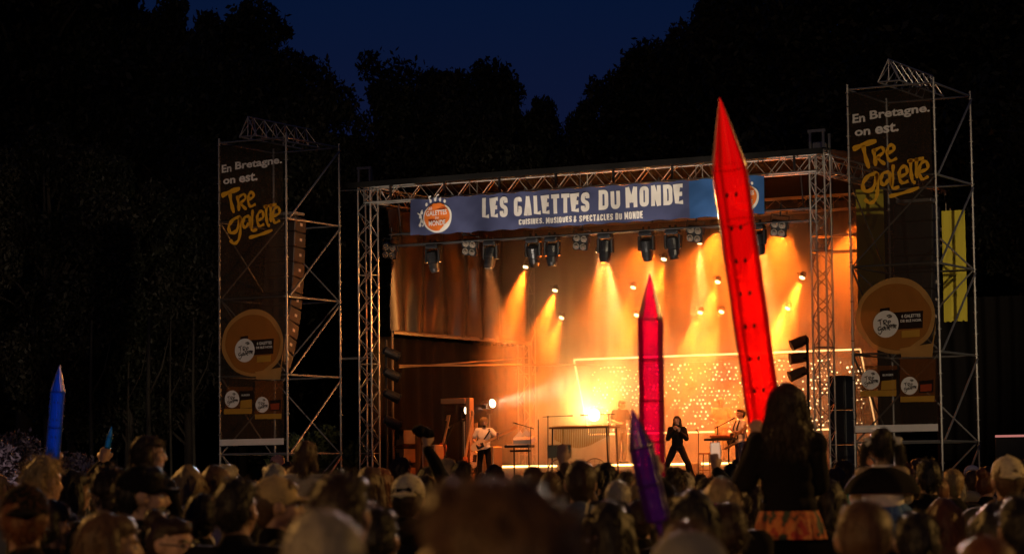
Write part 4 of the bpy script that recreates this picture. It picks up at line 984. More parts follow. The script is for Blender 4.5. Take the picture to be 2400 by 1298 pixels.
def body_shape(P, slim=0.0):
    m = MB(); H = P.H; g = -slim
    # head with face
    rot = P.HM.to_3x3()
    def he(c, r): m.ell(H(c), tuple(r), rot, 14, 10)   # rot carries a child's larger head
    he((0, -.012, 1.648), (.076, .096, .100)); he((0, .030, 1.590), (.060, .066, .076)); he((0, .060, 1.538), (.030, .030, .024))
    he((0, .062, 1.655), (.055, .035, .028)); he((.040, .062, 1.605), (.024, .022, .022)); he((-.040, .062, 1.605), (.024, .022, .022))
    m.cap(H((0, .096, 1.642)), H((0, .116, 1.598)), .010, .015, 8); he((0, .104, 1.594), (.020, .014, .011))
    he((0, .088, 1.566), (.026, .014, .0065)); he((0, .086, 1.553), (.023, .014, .0075))
    for s in (1, -1): he((s*.077, -.008, 1.622), (.012, .024, .034)); he((s*.080, -.018, 1.634), (.012, .016, .02))
    m.cap(P.neck, H((0, -.012, 1.575)), .060, .054, 12); m.cap(P.neck+Vector((0, .0, -.03)), P.neck+Vector((0, 0, .03)), .07, .06, 12)
    # trunk
    up = (P.neck-P.pel).normalized(); w = P.wide
    q = (P.sR-P.sL).normalized(); rt = Matrix((q, up.cross(q).normalized(), up)).transposed()
    m.ell(P.chest, (.160*w, .112, .20), rt, 16, 10); m.ell(P.pel.lerp(P.chest, .45), (.138*w, .098, .17), rt, 16, 10); m.ell(P.pel, (.158, .108, .12), rt, 16, 10)
    m.cap(P.neck-up*.03, P.sR, .062, .056, 10); m.cap(P.neck-up*.03, P.sL, .062, .056, 10)
    for s, e, wr, f, sd in ((P.sR, P.eR, P.wR, P.fR, 1), (P.sL, P.eL, P.wL, P.fL, -1)):
        m.cap(s, e, .050, .040, 10); m.cap(e, e.lerp(wr, .35), .040, .039, 10); m.cap(e.lerp(wr, .3), wr, .039, .026, 10); hand(m, wr, f, sd, P.curl, e)
    for h, k, a, t in ((P.hR, P.kR, P.aR, P.tR), (P.hL, P.kL, P.aL, P.tL)):
        m.cap(h, k, .084, .056, 12); m.cap(k, k.lerp(a, .35), .054, .056, 12); m.cap(k.lerp(a, .3), a, .056, .036, 12)
        t = a+Vector((0, .17, -.055)) if t is None else t
        m.cap(a+Vector((0, -.03, -.04)), t, .042, .034, 10)
    return m
def top_shape(P, sleeve=1.0, puff=.012, hem=.90, collar=True):
    m = MB(); up = (P.neck-P.pel).normalized(); q = (P.sR-P.sL).normalized(); rt = Matrix((q, up.cross(q).normalized(), up)).transposed(); w = P.wide; g = puff
    m.ell(P.chest, (.160*w+g, .112+g, .20+g), rt, 16, 10); m.ell(P.pel.lerp(P.chest, .45), (.142*w+g, .102+g, .19), rt, 16, 10)
    hem_c = P.pel+up*(hem-.95+.06); m.ell(hem_c, (.162+g, .115+g, .10), rt, 16, 10)
    m.cap(P.neck-up*.035, P.sR, .064+g*.6, .058+g, 10); m.cap(P.neck-up*.035, P.sL, .064+g*.6, .058+g, 10)
    if collar: m.cap(P.neck-up*.02, P.neck+up*.03, .074+g*.4, .066+g*.3, 12)
    for s, e, wr in ((P.sR, P.eR, P.wR), (P.sL, P.eL, P.wL)):
        if sleeve >= 1: m.cap(s, e, .054+g, .045+g, 10); m.cap(e, e.lerp(wr, .9), .045+g, .034+g*.7, 10)
        else: m.cap(s, s.lerp(e, sleeve), .056+g, .054+g, 10)
    return m
def legs_shape(P, puff=.012, flare=0.0):
    m = MB(); g = puff; up = (P.neck-P.pel).normalized(); q = (P.sR-P.sL).normalized(); rt = Matrix((q, up.cross(q).normalized(), up)).transposed()
    m.ell(P.pel, (.162+g*.5, .112+g*.5, .115), rt, 16, 10)
    for h, k, a in ((P.hR, P.kR, P.aR), (P.hL, P.kL, P.aL)):
        m.cap(h, k, .088+g, .060+g+flare*.3, 12); m.cap(k, a+(k-a)*.1, .060+g+flare*.3, .050+g+flare, 12)
    return m
def shoes_shape(P):
    m = MB()
    for a, t in ((P.aR, P.tR), (P.aL, P.tL)):
        t = a+Vector((0, .17, -.055)) if t is None else t; m.cap(a+Vector((0, -.03, -.042)), t+Vector((0, .01, 0)), .05, .042, 10); m.cap(a+Vector((0, -.02, .02)), a+Vector((0, -.02, -.04)), .05, .05, 10)
    return m
SK = mat('skin', (.42, .245, .165), .5, var=.1, scale=12, spec=.35); SK2 = mat('skin_fair', (.52, .32, .23), .5, var=.1, scale=12, spec=.35)
def hairmat(name, c): return mat(name, c, .5, var=.45, scale=26, bump=.35, stretch=(3, 3, .35), spec=.35)
HAIR = {'black': hairmat('black_hair', (.012, .009, .008)), 'dark': hairmat('dark_brown_hair', (.032, .018, .010)), 'brown': hairmat('brown_hair', (.085, .045, .022)), 'auburn': hairmat('auburn_hair', (.14, .05, .02)),
        'blond': hairmat('blond_hair', (.36, .25, .12)), 'grey': hairmat('grey_hair', (.30, .27, .22)), 'fair': hairmat('fair_hair', (.22, .15, .075))}
CL = {'black': mat('black_cotton', (.008, .007, .008), .9, bump=.2, spec=.15), 'navy': mat('navy_cotton', (.02, .024, .045), .8, bump=.2), 'olive': mat('olive_cloth', (.10, .09, .045), .8, bump=.2), 'grey': mat('grey_cloth', (.2, .195, .19), .8, bump=.2),
      'beige': mat('beige_cloth', (.42, .33, .2), .8, bump=.25), 'cream': mat('cream_fleece', (.62, .5, .3), .9, var=.25, scale=20, bump=.9, sheen=.5), 'white': M['white'], 'rust': mat('rust_cloth', (.26, .08, .03), .8, bump=.2), 'denim': mat('denim_cloth', (.05, .07, .14), .8, bump=.2),
      'brown': mat('brown_cloth', (.09, .05, .03), .8, bump=.2), 'green': mat('bright_green_cloth', (.05, .45, .14), .7), 'mustard': mat('mustard_scarf', (.45, .34, .06), .8), 'blue': mat('grey_blue_cloth', (.11, .14, .2), .8, bump=.2)}
def strands(mb, pts, nrms, length, down, spread, w0, seg=3, P=None, seed=0, curl=0.0):
    """tapered ribbons of hair growing from points"""
    r = np.random.default_rng(seed)
    for p, nn in zip(pts, nrms):
        p = Vector(p); d = (Vector(nn)*(1-down)+Vector((0, 0, -1))*down+Vector(r.normal(0, spread, 3))).normalized(); L = length*r.uniform(.55, 1.15)
        sd = d.cross(Vector(r.normal(0, 1, 3))).normalized(); o = len(mb.v); ww = w0*r.uniform(.6, 1.2)
        for i in range(seg+1):
            t = i/seg; a = ww*(1-t*.85); mb.v += [tuple(p+sd*a), tuple(p-sd*a)]
            d = (d+Vector((0, 0, -1))*down*.35+Vector(r.normal(0, curl, 3))).normalized(); p = p+d*(L/seg)
        for i in range(seg): k = o+2*i; mb.f.append((k, k+1, k+3, k+2))
def sample(me, n, seed, test=None):
    r = np.random.default_rng(seed); vs = [v for v in me.vertices if test is None or test(v.co)]
    if not vs: return [], []
    ix = r.integers(0, len(vs), n); return [vs[i].co+Vector(r.normal(0, .004, 3)) for i in ix], [vs[i].normal for i in ix]
def join_mesh(me, mb):
    k = len(me.vertices); v = [x.co[:] for x in me.vertices]+mb.v; f = [tuple(p.vertices) for p in me.polygons]+[tuple(i+k for i in q) for q in mb.f]
    out = bpy.data.meshes.new('hair'); out.from_pydata(v, [], f); out.polygons.foreach_set('use_smooth', [True]*len(out.polygons)); out.update(); return out
def hair_mesh(P, style, seed=0, nstr=500):
    m = MB(); H = P.H; rot = P.HM.to_3x3()
    def he(c, r): m.ell(H(c), r, rot, 16, 12)
    he((0, -.024, 1.662), (.082, .098, .096)); he((0, -.045, 1.625), (.077, .078, .082)); he((0, .012, 1.700), (.072, .086, .052))
    if style in ('short', 'crop'):
        he((0, -.055, 1.585), (.060, .055, .055)); k = .022 if style == 'short' else .010; L = .030 if style == 'short' else .012
        if style == 'short': he((0, .02, 1.715), (.068, .08, .045))
    if style == 'messy': he((0, .0, 1.715), (.084, .09, .055)); he((.04, -.03, 1.69), (.06, .07, .07)); he((-.05, -.05, 1.66), (.055, .06, .07)); he((0, -.07, 1.59), (.07, .055, .07)); k = .05; L = .06
    if style == 'bob':
        for s in (1, -1): m.cap(H((s*.065, -.02, 1.66)), H((s*.078, -.025, 1.53)), .04, .036, 10)
        m.cap(H((0, -.06, 1.64)), H((0, -.075, 1.52)), .075, .06, 12); k = .02; L = .08
    if style == 'long':
        for s in (1, -1): m.cap(H((s*.062, -.02, 1.66)), H((s*.088, -.03, 1.48)), .044, .038, 10); m.cap(H((s*.088, -.03, 1.48)), H((s*.095, -.05, 1.36)), .036, .024, 10)
        m.cap(H((0, -.06, 1.64)), H((0, -.10, 1.42)), .078, .07, 12); m.cap(H((0, -.10, 1.42)), H((0, -.115, 1.31)), .085, .055, 12); m.cap(H((.05, -.10, 1.42)), H((.05, -.115, 1.31)), .06, .03, 12); m.cap(H((-.05, -.10, 1.42)), H((-.05, -.115, 1.32)), .06, .03, 12); k = .02; L = .14
    if style == 'mane':
        he((0, -.03, 1.665), (.112, .118, .112))
        for s in (1, -1): m.cap(H((s*.05, -.03, 1.66)), H((s*.105, -.04, 1.50)), .07, .06, 12); m.cap(H((s*.105, -.04, 1.50)), H((s*.125, -.06, 1.42)), .06, .035, 12)
        m.cap(H((0, -.07, 1.66)), H((0, -.10, 1.46)), .10, .09, 14); m.cap(H((.05, -.09, 1.5)), H((.06, -.10, 1.40)), .08, .05, 12); m.cap(H((-.05, -.09, 1.5)), H((-.06, -.10, 1.40)), .08, .05, 12); k = .02; L = .10
    if style == 'bun': m.ell(H((0, -.10, 1.745)), (.05, .05, .045), rot); he((0, -.05, 1.585), (.058, .05, .045)); k = .012; L = .02
    if style == 'tail': m.cap(H((0, -.10, 1.68)), H((0, -.15, 1.60)), .035, .035, 10); m.cap(H((0, -.15, 1.60)), H((0, -.13, 1.40)), .036, .016, 10); he((0, -.05, 1.585), (.058, .05, .045)); k = .01; L = .10
    if style == 'pigtails':
        for s in (1, -1): m.cap(H((s*.085, -.02, 1.66)), H((s*.125, -.02, 1.62)), .03, .036, 10); m.cap(H((s*.125, -.02, 1.62)), H((s*.145, -.01, 1.42)), .042, .022, 10)
        he((0, -.055, 1.585), (.058, .05, .05)); k = .012; L = .10
    me = remesh(m, .012, 2, .010 if style != 'messy' else .02, 22, seed, 'hair')
    Hi = P.HM.inverted()
    def back(c):
        q = Hi @ c; return q.z > 1.70 or q.y < .05
    pts, nr = sample(me, nstr, seed, back); mb = MB()
    dn = {'short': .35, 'crop': .2, 'messy': .45, 'bob': .8, 'long': .88, 'mane': .85, 'bun': .3, 'tail': .6, 'pigtails': .7}[style]
    strands(mb, pts, nr, L, dn, .18, .0022, 3, seed=seed, curl=.12)
    return join_mesh(me, mb)
def cap_mesh(P, style, seed=0):
    m = MB(); H = P.H; rot = P.HM.to_3x3(); s = -1 if style == 'back' else 1
    m.ell(H((0, -.012, 1.672)), (.090, .108, .092), rot, 18, 12)
    if style == 'beanie': m.ell(H((0, -.02, 1.70)), (.093, .104, .085), rot, 18, 12)
    else: m.cap(H((0, s*.11-.012, 1.655)), H((.0, s*.165-.012, 1.645)), .02, .012, 10); m.ell(H((0, s*.12-.01, 1.652)), (.075, .07, .010), rot, 18, 8); m.cap(H((0, -.01, 1.76)), H((0, -.01, 1.766)), .008, .008, 8)
    me = remesh(m, .009, 2, .004, 14, seed, 'cap')
    bm = bmesh.new(); bm.from_mesh(me); Hi = P.HM.inverted()
    bmesh.ops.delete(bm, geom=[v for v in bm.verts if (Hi @ v.co).z < 1.632], context='VERTS'); bm.to_mesh(me); bm.free(); return me
def face_bits(root, P):
    """eyes, brows as children of a person whose face shows"""
    for s in (1, -1):
        q = P.H((s*.033, .083, 1.624)); o = MB().ell(q, (.0125, .010, .0085), P.HM.to_3x3(), 10, 8).build('eye', mat('eye_white', (.6, .55, .5), .2, var=.02), root, smooth=True)
        MB().ell(P.H((s*.033, .0915, 1.624)), (.0058, .003, .0062), P.HM.to_3x3(), 8, 6).build('iris', mat('eye_dark', (.02, .012, .008), .2), o)
        MB().tube([P.H((s*.016, .098, 1.645)), P.H((s*.036, .096, 1.650)), P.H((s*.056, .083, 1.644))], .0048, 6).build('eyebrow', HAIR['dark'], root)
def mk(root, name, me, m, smooth=True):
    if me.materials: me.materials.clear()
    me.materials.append(m); return link(name, me, root)
def person(P, label, loc, rz, skin=SK, hair=None, hairstyle='short', top='black', sleeve=1.0, puff=.012, bottom='denim', shoes='black', cap=None, capmat=None, voxel=.011, scale=1.0, face=False, nstr=500, seed=0, group=None, hem=.90, flare=0.0, collar=True):
    me = remesh(body_shape(P), voxel, 2, 0, name='body'); me.materials.append(skin)
    o = link('person', me, None, loc, rz); o.scale = (scale,)*3; tag(o, label, 'person', group)
    if hair: mk(o, 'hair', hair_mesh(P, hairstyle, seed, nstr), HAIR[hair])
    if top: mk(o, 'top', remesh(top_shape(P, sleeve, puff, hem, collar), .013, 3, .012, 8, seed, 'top'), CL[top] if isinstance(top, str) else top)
    if bottom: mk(o, 'trousers', remesh(legs_shape(P, .012, flare), .014, 3, .012, 7, seed+1, 'trousers'), CL[bottom] if isinstance(bottom, str) else bottom)
    if shoes: mk(o, 'shoes', remesh(shoes_shape(P), .012, 2, name='shoes'), CL[shoes])
    if cap: mk(o, 'cap', cap_mesh(P, cap, seed), capmat or CL['beige'])
    if face: face_bits(o, P)
    return o
# ---- the band
def rot_to_cam(p, off=0): return math.atan2(CAM.y-p[1], CAM.x-p[0]) - math.pi/2 + R_(off)
V = Vector
# guitarist, white t-shirt, playing a pale bass
gp = W(1135, 1050, y=4.8)
P1 = Pose(eR=(.30, -.05, 1.17), wR=(.15, .20, 1.03), fR=(-.8, .25, -.35), eL=(-.36, .02, 1.20), wL=(-.40, .26, 1.27), fL=(-.2, .4, .8), hy=14, hp=-12, kR=(.12, .02, .5), aR=(.14, -.02, .09), kL=(-.13, .03, .5), aL=(-.15, 0, .09), curl=.9)
g1 = person(P1, 'bearded bass player in a white t-shirt at the left of the stage', (gp.x, gp.y, FZ), rot_to_cam(gp, -10), SK2, 'blond', 'messy', 'white', .55, .016, 'black', scale=1.0, face=True, collar=False)
mk(g1, 'beard', remesh(MB().ell(P1.H((0, .052, 1.545)), (.058, .052, .042), P1.HM.to_3x3()).ell(P1.H((0, .088, 1.574)), (.034, .016, .010), P1.HM.to_3x3()), .01, 1, .006, 30), HAIR['dark'])
MB().tube([(-.17, .10, 1.40), (-.06, .155, 1.22), (.06, .16, 1.08)], .022, 6).tube([(-.15, .06, 1.44), (-.1, -.10, 1.42), (.08, -.14, 1.2)], .022, 6).build('guitar_strap', CL['black'], g1)
gt = guitar('pale bass guitar slung across the bass player in white', (gp.x, gp.y, FZ), (0, 0, 0), G_PALE, True)
gt.matrix_world = g1.matrix_world.copy() if False else Matrix.Translation((gp.x, gp.y, FZ)) @ Matrix.Rotation(rot_to_cam(gp, -10), 4, 'Z') @ Matrix.Translation((.10, .19, 1.02)) @ Matrix.Rotation(R_(180), 4, 'Z') @ Matrix.Rotation(R_(-24), 4, 'Y')
# singer, dark jumpsuit, wide stance, both hands at the microphone
sp = W(1588, 1050, y=4.4)
P2 = Pose(pel=(0, 0, .86), chest=(0, .0, 1.18), neck=(0, .0, 1.36), head=(0, .02, 1.53), sR=(.175, 0, 1.32), sL=(-.175, 0, 1.32), eR=(.235, .12, 1.08), wR=(.06, .21, 1.30), fR=(-.3, .1, .9), eL=(-.235, .12, 1.08), wL=(-.05, .23, 1.26), fL=(.4, .1, .8),
          hR=(.09, 0, .83), kR=(.26, .06, .46), aR=(.40, -.04, .09), hL=(-.09, 0, .83), kL=(-.25, .1, .46), aL=(-.36, .02, .09), hy=-16, hp=6, curl=1.1, wide=.92)
g2 = person(P2, 'singer in a dark jumpsuit standing wide legged and holding a microphone to the mouth', (sp.x, sp.y, FZ), rot_to_cam(sp, 0), SK2, 'dark', 'long', 'black', 1.0, .02, 'black', face=True, flare=.03, seed=4, nstr=700)
m2 = thing('hand_microphone', 'black hand microphone held by the singer in the dark jumpsuit', 'microphone', (sp.x, sp.y, FZ), rot_to_cam(sp, 0))
o = MB().cap((0, .27, 1.27), (0, .19, 1.42), .016, .02).build('mic_handle', M['black'], m2); MB().ell((0, .175, 1.445), .03).build('mic_head', M['steel'], o)
# right guitarist in profile, singing to the left
rp = W(1736, 1050, y=5.4)
P3 = Pose(eR=(.27, .04, 1.17), wR=(.12, .26, 1.06), fR=(-.7, .4, -.2), eL=(-.28, .08, 1.16), wL=(-.26, .34, 1.20), fL=(0, .4, .7), hy=6, hp=4, curl=.9)
g3 = person(P3, 'guitarist with pale shirt and dark braces singing into a stand microphone at right', (rp.x, rp.y, FZ), rot_to_cam(rp, 0)+R_(-64), SK2, 'brown', 'short', 'white', .5, .018, 'denim', face=True, seed=9, scale=1.04)
MB().tube([(-.10, .13, 1.02), (-.10, .145, 1.28), (-.10, .07, 1.46), (-.08, -.10, 1.40), (-.05, -.13, 1.05)], .016, 6).tube([(.10, .13, 1.02), (.10, .145, 1.28), (.10, .07, 1.46), (.08, -.10, 1.40), (.05, -.13, 1.05)], .016, 6).build('braces', CL['black'], g3)
gt = guitar('dark electric guitar played by the guitarist with braces at right', (rp.x, rp.y, FZ), (0, 0, 0), G_DARK)
gt.matrix_world = Matrix.Translation((rp.x, rp.y, FZ)) @ Matrix.Rotation(rot_to_cam(rp, 0)+R_(-64), 4, 'Z') @ Matrix.Translation((.08, .22, 1.06)) @ Matrix.Rotation(R_(180), 4, 'Z') @ Matrix.Rotation(R_(-18), 4, 'Y')
# figures in the smoke
for px, y, lab, hy, hs, hair, top, off in ((1455, 8.6, 'dark silhouette of a player standing in the smoke behind the vibraphone', 30, 'crop', 'black', 'black', 30), (1690, 9.0, 'pale silhouette of a broad player fading into the smoke before the dotted screen', -10, 'crop', 'grey', 'beige', 10),
                                     (1768, 9.2, 'pale silhouette of a long haired player in the smoke near the red inflatable', 20, 'long', 'fair', 'beige', -20)):
    p = W(px, 1000, y=y); Pk = Pose(eR=(.28, .02, 1.16), wR=(.20, .28, 1.10), fR=(-.2, .9, -.2), eL=(-.28, .02, 1.16), wL=(-.18, .28, 1.12), fL=(.2, .9, -.2), hy=hy, hp=-14)
    person(Pk, lab, (p.x, y, RZ), rot_to_cam(p, off), SK, hair, hs, top, .6 if hs != 'long' else 1, .02, 'black', scale=1.0, voxel=.013, seed=int(px))

# ================================================================== the public
STAGE_C = Vector((-7.0, 5, 0))
P0 = Pose(); 
body0 = remesh(body_shape(P0), .013, 2, name='body'); body0.materials.append(SK)
tops = {k: remesh(top_shape(P0, 1.0, pf, .88), .016, 3, .014, 8, sd, 'top') for k, pf, sd in (('plain', .014, 1), ('bulky', .03, 2))}
hood = top_shape(P0, 1.0, .028, .88); hood.ell((0, -.10, 1.47), (.115, .07, .075)).cap((-.08, -.04, 1.47), (.08, -.04, 1.47), .05, .05); tops['hooded'] = remesh(hood, .015, 3, .014, 9, 3, 'top')
legs0 = remesh(legs_shape(P0), .018, 2, .012, 7, 1, 'trousers'); shoes0 = remesh(shoes_shape(P0), .016, 2, name='shoes')
hairs = {s: hair_mesh(P0, s, 11+i, {'long': 900, 'messy': 900, 'short': 900, 'crop': 700}.get(s, 600)) for i, s in enumerate(('short', 'crop', 'messy', 'bob', 'long', 'bun', 'tail'))}
caps = {s: cap_mesh(P0, s) for s in ('front', 'back', 'beanie')}
for d in (tops, hairs, caps):
    for me in d.values(): me.materials.append(CL['black'])
legs0.materials.append(CL['denim']); shoes0.materials.append(CL['black'])
TAKEN = []
def spectator(px, ytop, D, style, hair, top, topkind='plain', turn=0, cap=None, capmat=None, skin=None, label='', group=None, height=None, loc=None, face=False):
    p = ground_at(px, D) if loc is None else loc
    top_z = CAM.z + D*(horizon(px)-ytop)/F_PX if height is None else height
    tall = {'short': 1.772, 'crop': 1.760, 'messy': 1.785, 'bob': 1.765, 'long': 1.765, 'bun': 1.79, 'tail': 1.765}.get(style, 1.76)
    if cap: tall = 1.775
    s = top_z/tall
    o = link('person', body0, None, (p.x, p.y, 0)); sx_ = min(max(s, .9), 1.06)
    o.scale = (sx_*random.uniform(.97, 1.05), sx_, s); o.rotation_euler = (0, 0, math.atan2(STAGE_C.y-p.y, STAGE_C.x-p.x)-math.pi/2+R_(turn))
    tag(o, label, 'person', group); set_mat(o, skin or random.choice((SK, SK2)))
    if style:
        h = link('hair', hairs[style], o); set_mat(h, HAIR[hair])
    t = link('top', tops[topkind], o); set_mat(t, CL[top]); l = link('trousers', legs0, o); set_mat(l, CL[random.choice(('denim', 'black', 'navy', 'olive'))]); link('shoes', shoes0, o)
    if cap: c = link('cap', caps[cap], o); set_mat(c, capmat or CL['beige'])
    if face: face_bits(o, P0)
    TAKEN.append((p.x, p.y)); return o
C_BEIGE = mat('beige_cap', (.50, .36, .16), .7, bump=.2); C_CREAM = mat('cream_cap', (.62, .55, .36), .7, bump=.2); C_BLACK = CL['black']
NEAR = [
 # px, ytop, D, hair style, hair, top, kind, turn, cap, capmat, label
 (1150, 1095, 2.95, 'short', 'brown', 'black', 'plain', 55, None, None, 'large blurred brown haired head closest to the camera at the bottom centre'),
 (755, 1187, 5.0, 'crop', 'grey', 'navy', 'plain', 5, None, None, 'blurred cropped grey blond head at the bottom left of the big brown one'),
 (800, 1096, 7.3, 'short', 'dark', 'black', 'plain', -14, None, None, 'dark short haired head right behind the cropped grey blond one'),
 (556, 1112, 10.4, 'short', 'black', 'black', 'plain', -18, None, None, 'black haired man in a black top, below the left banner'),
 (650, 1109, 11.6, 'crop', 'brown', 'black', 'plain', -70, 'front', C_BEIGE, 'person in a beige cap with its peak to the right, below the child in cream'),
 (957, 1106, 13.5, 'crop', 'dark', 'black', 'hooded', -6, 'back', C_CREAM, 'person in a cream cap with a dark badge, left of the big blurred head'),
 (1360, 1076, 13.8, 'crop', 'dark', 'blue', 'hooded', 4, None, None, 'tall man with cropped dark hair and grey blue collar, right of the big blurred head'),
 (1447, 1123, 15.5, 'crop', 'grey', 'black', 'plain', 0, None, None, 'person with thin cropped grey hair, right of the tall cropped man'),
 (1425, 1168, 9.8, 'long', 'black', 'black', 'plain', 6, None, None, 'woman with long straight black hair and glasses pushed up on her head'),
 (1499, 1166, 13.5, 'crop', 'dark', 'black', 'plain', 0, None, None, 'person with dark cropped hair, between the long haired woman and purple inflatable'),
 (1620, 1142, 9.6, 'bob', 'black', 'mustard', 'hooded', 25, None, None, 'dark haired woman with a yellow scarf, right of the purple inflatable'),
 (1607, 1207, 7.2, 'short', 'brown', 'black', 'plain', -4, None, None, 'soft brown head below the woman with the yellow scarf'),
 (1612, 1250, 5.6, None, None, 'grey', 'hooded', 0, 'beanie', CL['grey'], 'person in a grey knitted hat at the bottom edge, right of the purple inflatable'),
 (1692, 1117, 12.6, 'bob', 'blond', 'black', 'bulky', -20, None, None, 'grey blond bobbed head left of the girl in the floral skirt'),
 (1700, 1170, 10.2, 'short', 'dark', 'black', 'bulky', 10, None, None, 'dark haired person below the grey blond bob, turned a little to the left'),
 (1757, 1100, 21, 'crop', 'fair', 'black', 'plain', 0, None, None, 'short fair haired person with sunglasses on the head, left of the girl in black'),
 (1765, 1135, 16.5, 'tail', 'dark', 'navy', 'plain', 0, None, None, 'dark haired person with a tail, below the fair one with sunglasses on the head'),
 (2020, 1166, 7.6, 'crop', 'brown', 'black', 'plain', 0, None, None, 'fuzzy cropped brown head in front of the child with pigtails'),
 (2210, 1162, 14.0, 'long', 'auburn', 'black', 'plain', 0, None, None, 'woman with long reddish brown hair, right of the blue satin skirt'),
 (2233, 1097, 20.5, 'crop', 'fair', 'black', 'plain', 0, None, None, 'shaved fair head with bare neck, under the right scaffold'),
 (2278, 1092, 29, None, None, 'grey', 'plain', 0, 'beanie', CL['white'], 'person in a white knitted hat, left of the cream backward cap'),
 (2362, 1064, 14.2, 'crop', 'brown', 'olive', 'hooded', 0, 'back', C_CREAM, 'person in a cream baseball cap worn backwards at the right edge'),
 (2327, 1174, 10.2, 'bob', 'black', 'black', 'plain', -8, None, None, 'round black haired head below the cream backward cap'),
 (2302, 1247, 6.7, 'crop', 'auburn', 'rust', 'plain', 0, None, None, 'reddish cropped head at the bottom right edge'),
 (2393, 1150, 8.6, 'short', 'black', 'grey', 'hooded', 10, None, None, 'dark head above a grey hooded top at the right edge'),
 (104, 1064, 15.0, 'messy', 'blond', 'black', 'plain', -35, None, None, 'messy blond head right below the large blue inflatable'),
 (333, 1084, 11.6, 'short', 'black', 'black', 'plain', -72, 'front', C_BLACK, 'bearded man in a dark cap in profile facing right, below the upraised child'),
 (402, 1192, 10.6, 'bun', 'dark', 'black', 'plain', -118, None, None, 'woman with glasses and tied hair, her lit face turned to the right'),
 (258, 1192, 8.8, 'bob', 'brown', 'black', 'plain', -62, None, None, 'brown haired woman at the bottom left with her cheek lit'),
 (58, 1128, 9.6, 'short', 'auburn', 'black', 'plain', 12, 'back', C_BLACK, 'person with red brown hair and a dark cap at the left edge'),
 (250, 1086, 14.0, 'messy', 'dark', 'black', 'plain', 38, None, None, 'dark curly haired boy turned left, beside the man in the dark cap'),
 (172, 1098, 15.6, 'bob', 'black', 'navy', 'plain', -40, None, None, 'black bobbed head between the blond one and the curly boy'),
 (505, 1088, 15.0, 'bob', 'brown', 'black', 'plain', 0, None, None, 'brown wavy bobbed head below the left banner edge'),
 (440, 1088, 14.8, 'bob', 'fair', 'white', 'hooded', 20, None, None, 'fair bobbed head above a white hooded collar, left of the left banner'),
 (532, 1086, 20, 'crop', 'grey', 'black', 'plain', -20, None, None, 'grey cropped head just under the left banner'),
 (868, 1090, 17.5, 'long', 'brown', 'black', 'plain', -12, None, None, 'woman with long brown hair falling to the shoulders, left of the cream badge cap'),
 (895, 1094, 21, 'long', 'auburn', 'black', 'plain', -6, None, None, 'woman with long reddish hair beside the one with long brown hair'),
 (652, 1064, 40, 'crop', 'dark', 'black', 'plain', -40, 'front', mat('pink_cap', (.62, .33, .26), .7), 'person in a pink cap standing up higher under the left banner'),
 (1002, 1090, 22, 'short', 'black', 'black', 'plain', 0, None, None, 'black haired head close right of the cream badge cap'),
 (939, 1068, 30, 'messy', 'dark', 'black', 'plain', 0, None, None, 'tall dark haired spectator below the slotted speakers'),
 (1060, 1086, 27, 'short', 'dark', 'black', 'plain', 5, None, None, 'dark head just left of the bass player in white'),
 (1083, 1076, 24, 'short', 'black', 'grey', 'hooded', -5, None, None, 'black haired head below the upright bass'),
 (1415, 1088, 24, 'crop', 'auburn', 'black', 'plain', 0, None, None, 'reddish cropped head just left of the purple inflatable'),
 (1440, 1104, 26, 'short', 'brown', 'rust', 'plain', 0, None, None, 'brown short haired head above the thin cropped grey one'),
 (1466, 1100, 19, 'short', 'dark', 'black', 'plain', 0, None, None, 'dark head left of the purple inflatable, behind its lower end'),
 (1579, 1091, 21, 'messy', 'dark', 'black', 'plain', 0, None, None, 'curly dark head below the feet of the singer'),
 (1605, 1104, 22, 'crop', 'grey', 'black', 'plain', 0, None, None, 'thin grey head right of the curly one under the singer'),
 (1556, 1106, 22, 'short', 'auburn', 'black', 'plain', 0, None, None, 'red lit head just right of the pink inflatable'),
 (1540, 1122, 17, 'short', 'dark', 'black', 'plain', 0, None, None, 'dark head right beside the purple inflatable'),
 (1655, 1115, 20, 'short', 'dark', 'black', 'plain', 0, None, None, 'dark head below the bar stool'),
 (1975, 1076, 30, 'messy', 'dark', 'black', 'plain', 0, None, None, 'dark head between the girl in black and the pigtailed child'),
 (1960, 1092, 26, 'tail', 'dark', 'green', 'hooded', 0, None, None, 'dark tied head over a green collar, left of the pigtailed child'),
 (2145, 1110, 22, 'short', 'dark', 'black', 'plain', 0, None, None, 'dark head right of the pigtailed child'),
 (2195, 1115, 19, 'crop', 'auburn', 'green', 'plain', 0, None, None, 'reddish cropped head above a bright green top'),
 (1940, 1118, 14, 'bob', 'black', 'brown', 'bulky', 0, None, None, 'black bobbed head right of the floral skirt'),
 (2145, 1190, 9.4, 'short', 'black', 'denim', 'bulky', 0, None, None, 'adult in a dark top below the blue satin skirt'),
 (1160, 1086, 30, 'bob', 'black', 'black', 'plain', 0, None, None, 'dark head below the amplifier cabinet'),
 (1250, 1090, 25, 'short', 'brown', 'rust', 'plain', 0, None, None, 'brown head glowing orange left of the raised phone'),
 (1290, 1102, 21, 'crop', 'brown', 'brown', 'plain', 0, None, None, 'short brown haired person under the raised phone'),
 (470, 1150, 12.6, 'short', 'black', 'black', 'plain', 10, None, None, 'black haired person behind the woman with glasses'),
 (120, 1165, 11.5, 'tail', 'black', 'black', 'plain', -20, None, None, 'dark person with a tail near the left edge, below the blond head'),
 (880, 1180, 9.0, 'short', 'black', 'black', 'bulky', -10, None, None, 'dark spectator under the long haired women'),
]
for r in NEAR:
    px, yt, D, hs, hc, tp, kind, turn, cap, cm, lab = r
    spectator(px, yt, D, hs, hc, tp, kind, turn, cap, cm, label=lab, face=abs(turn) > 50)
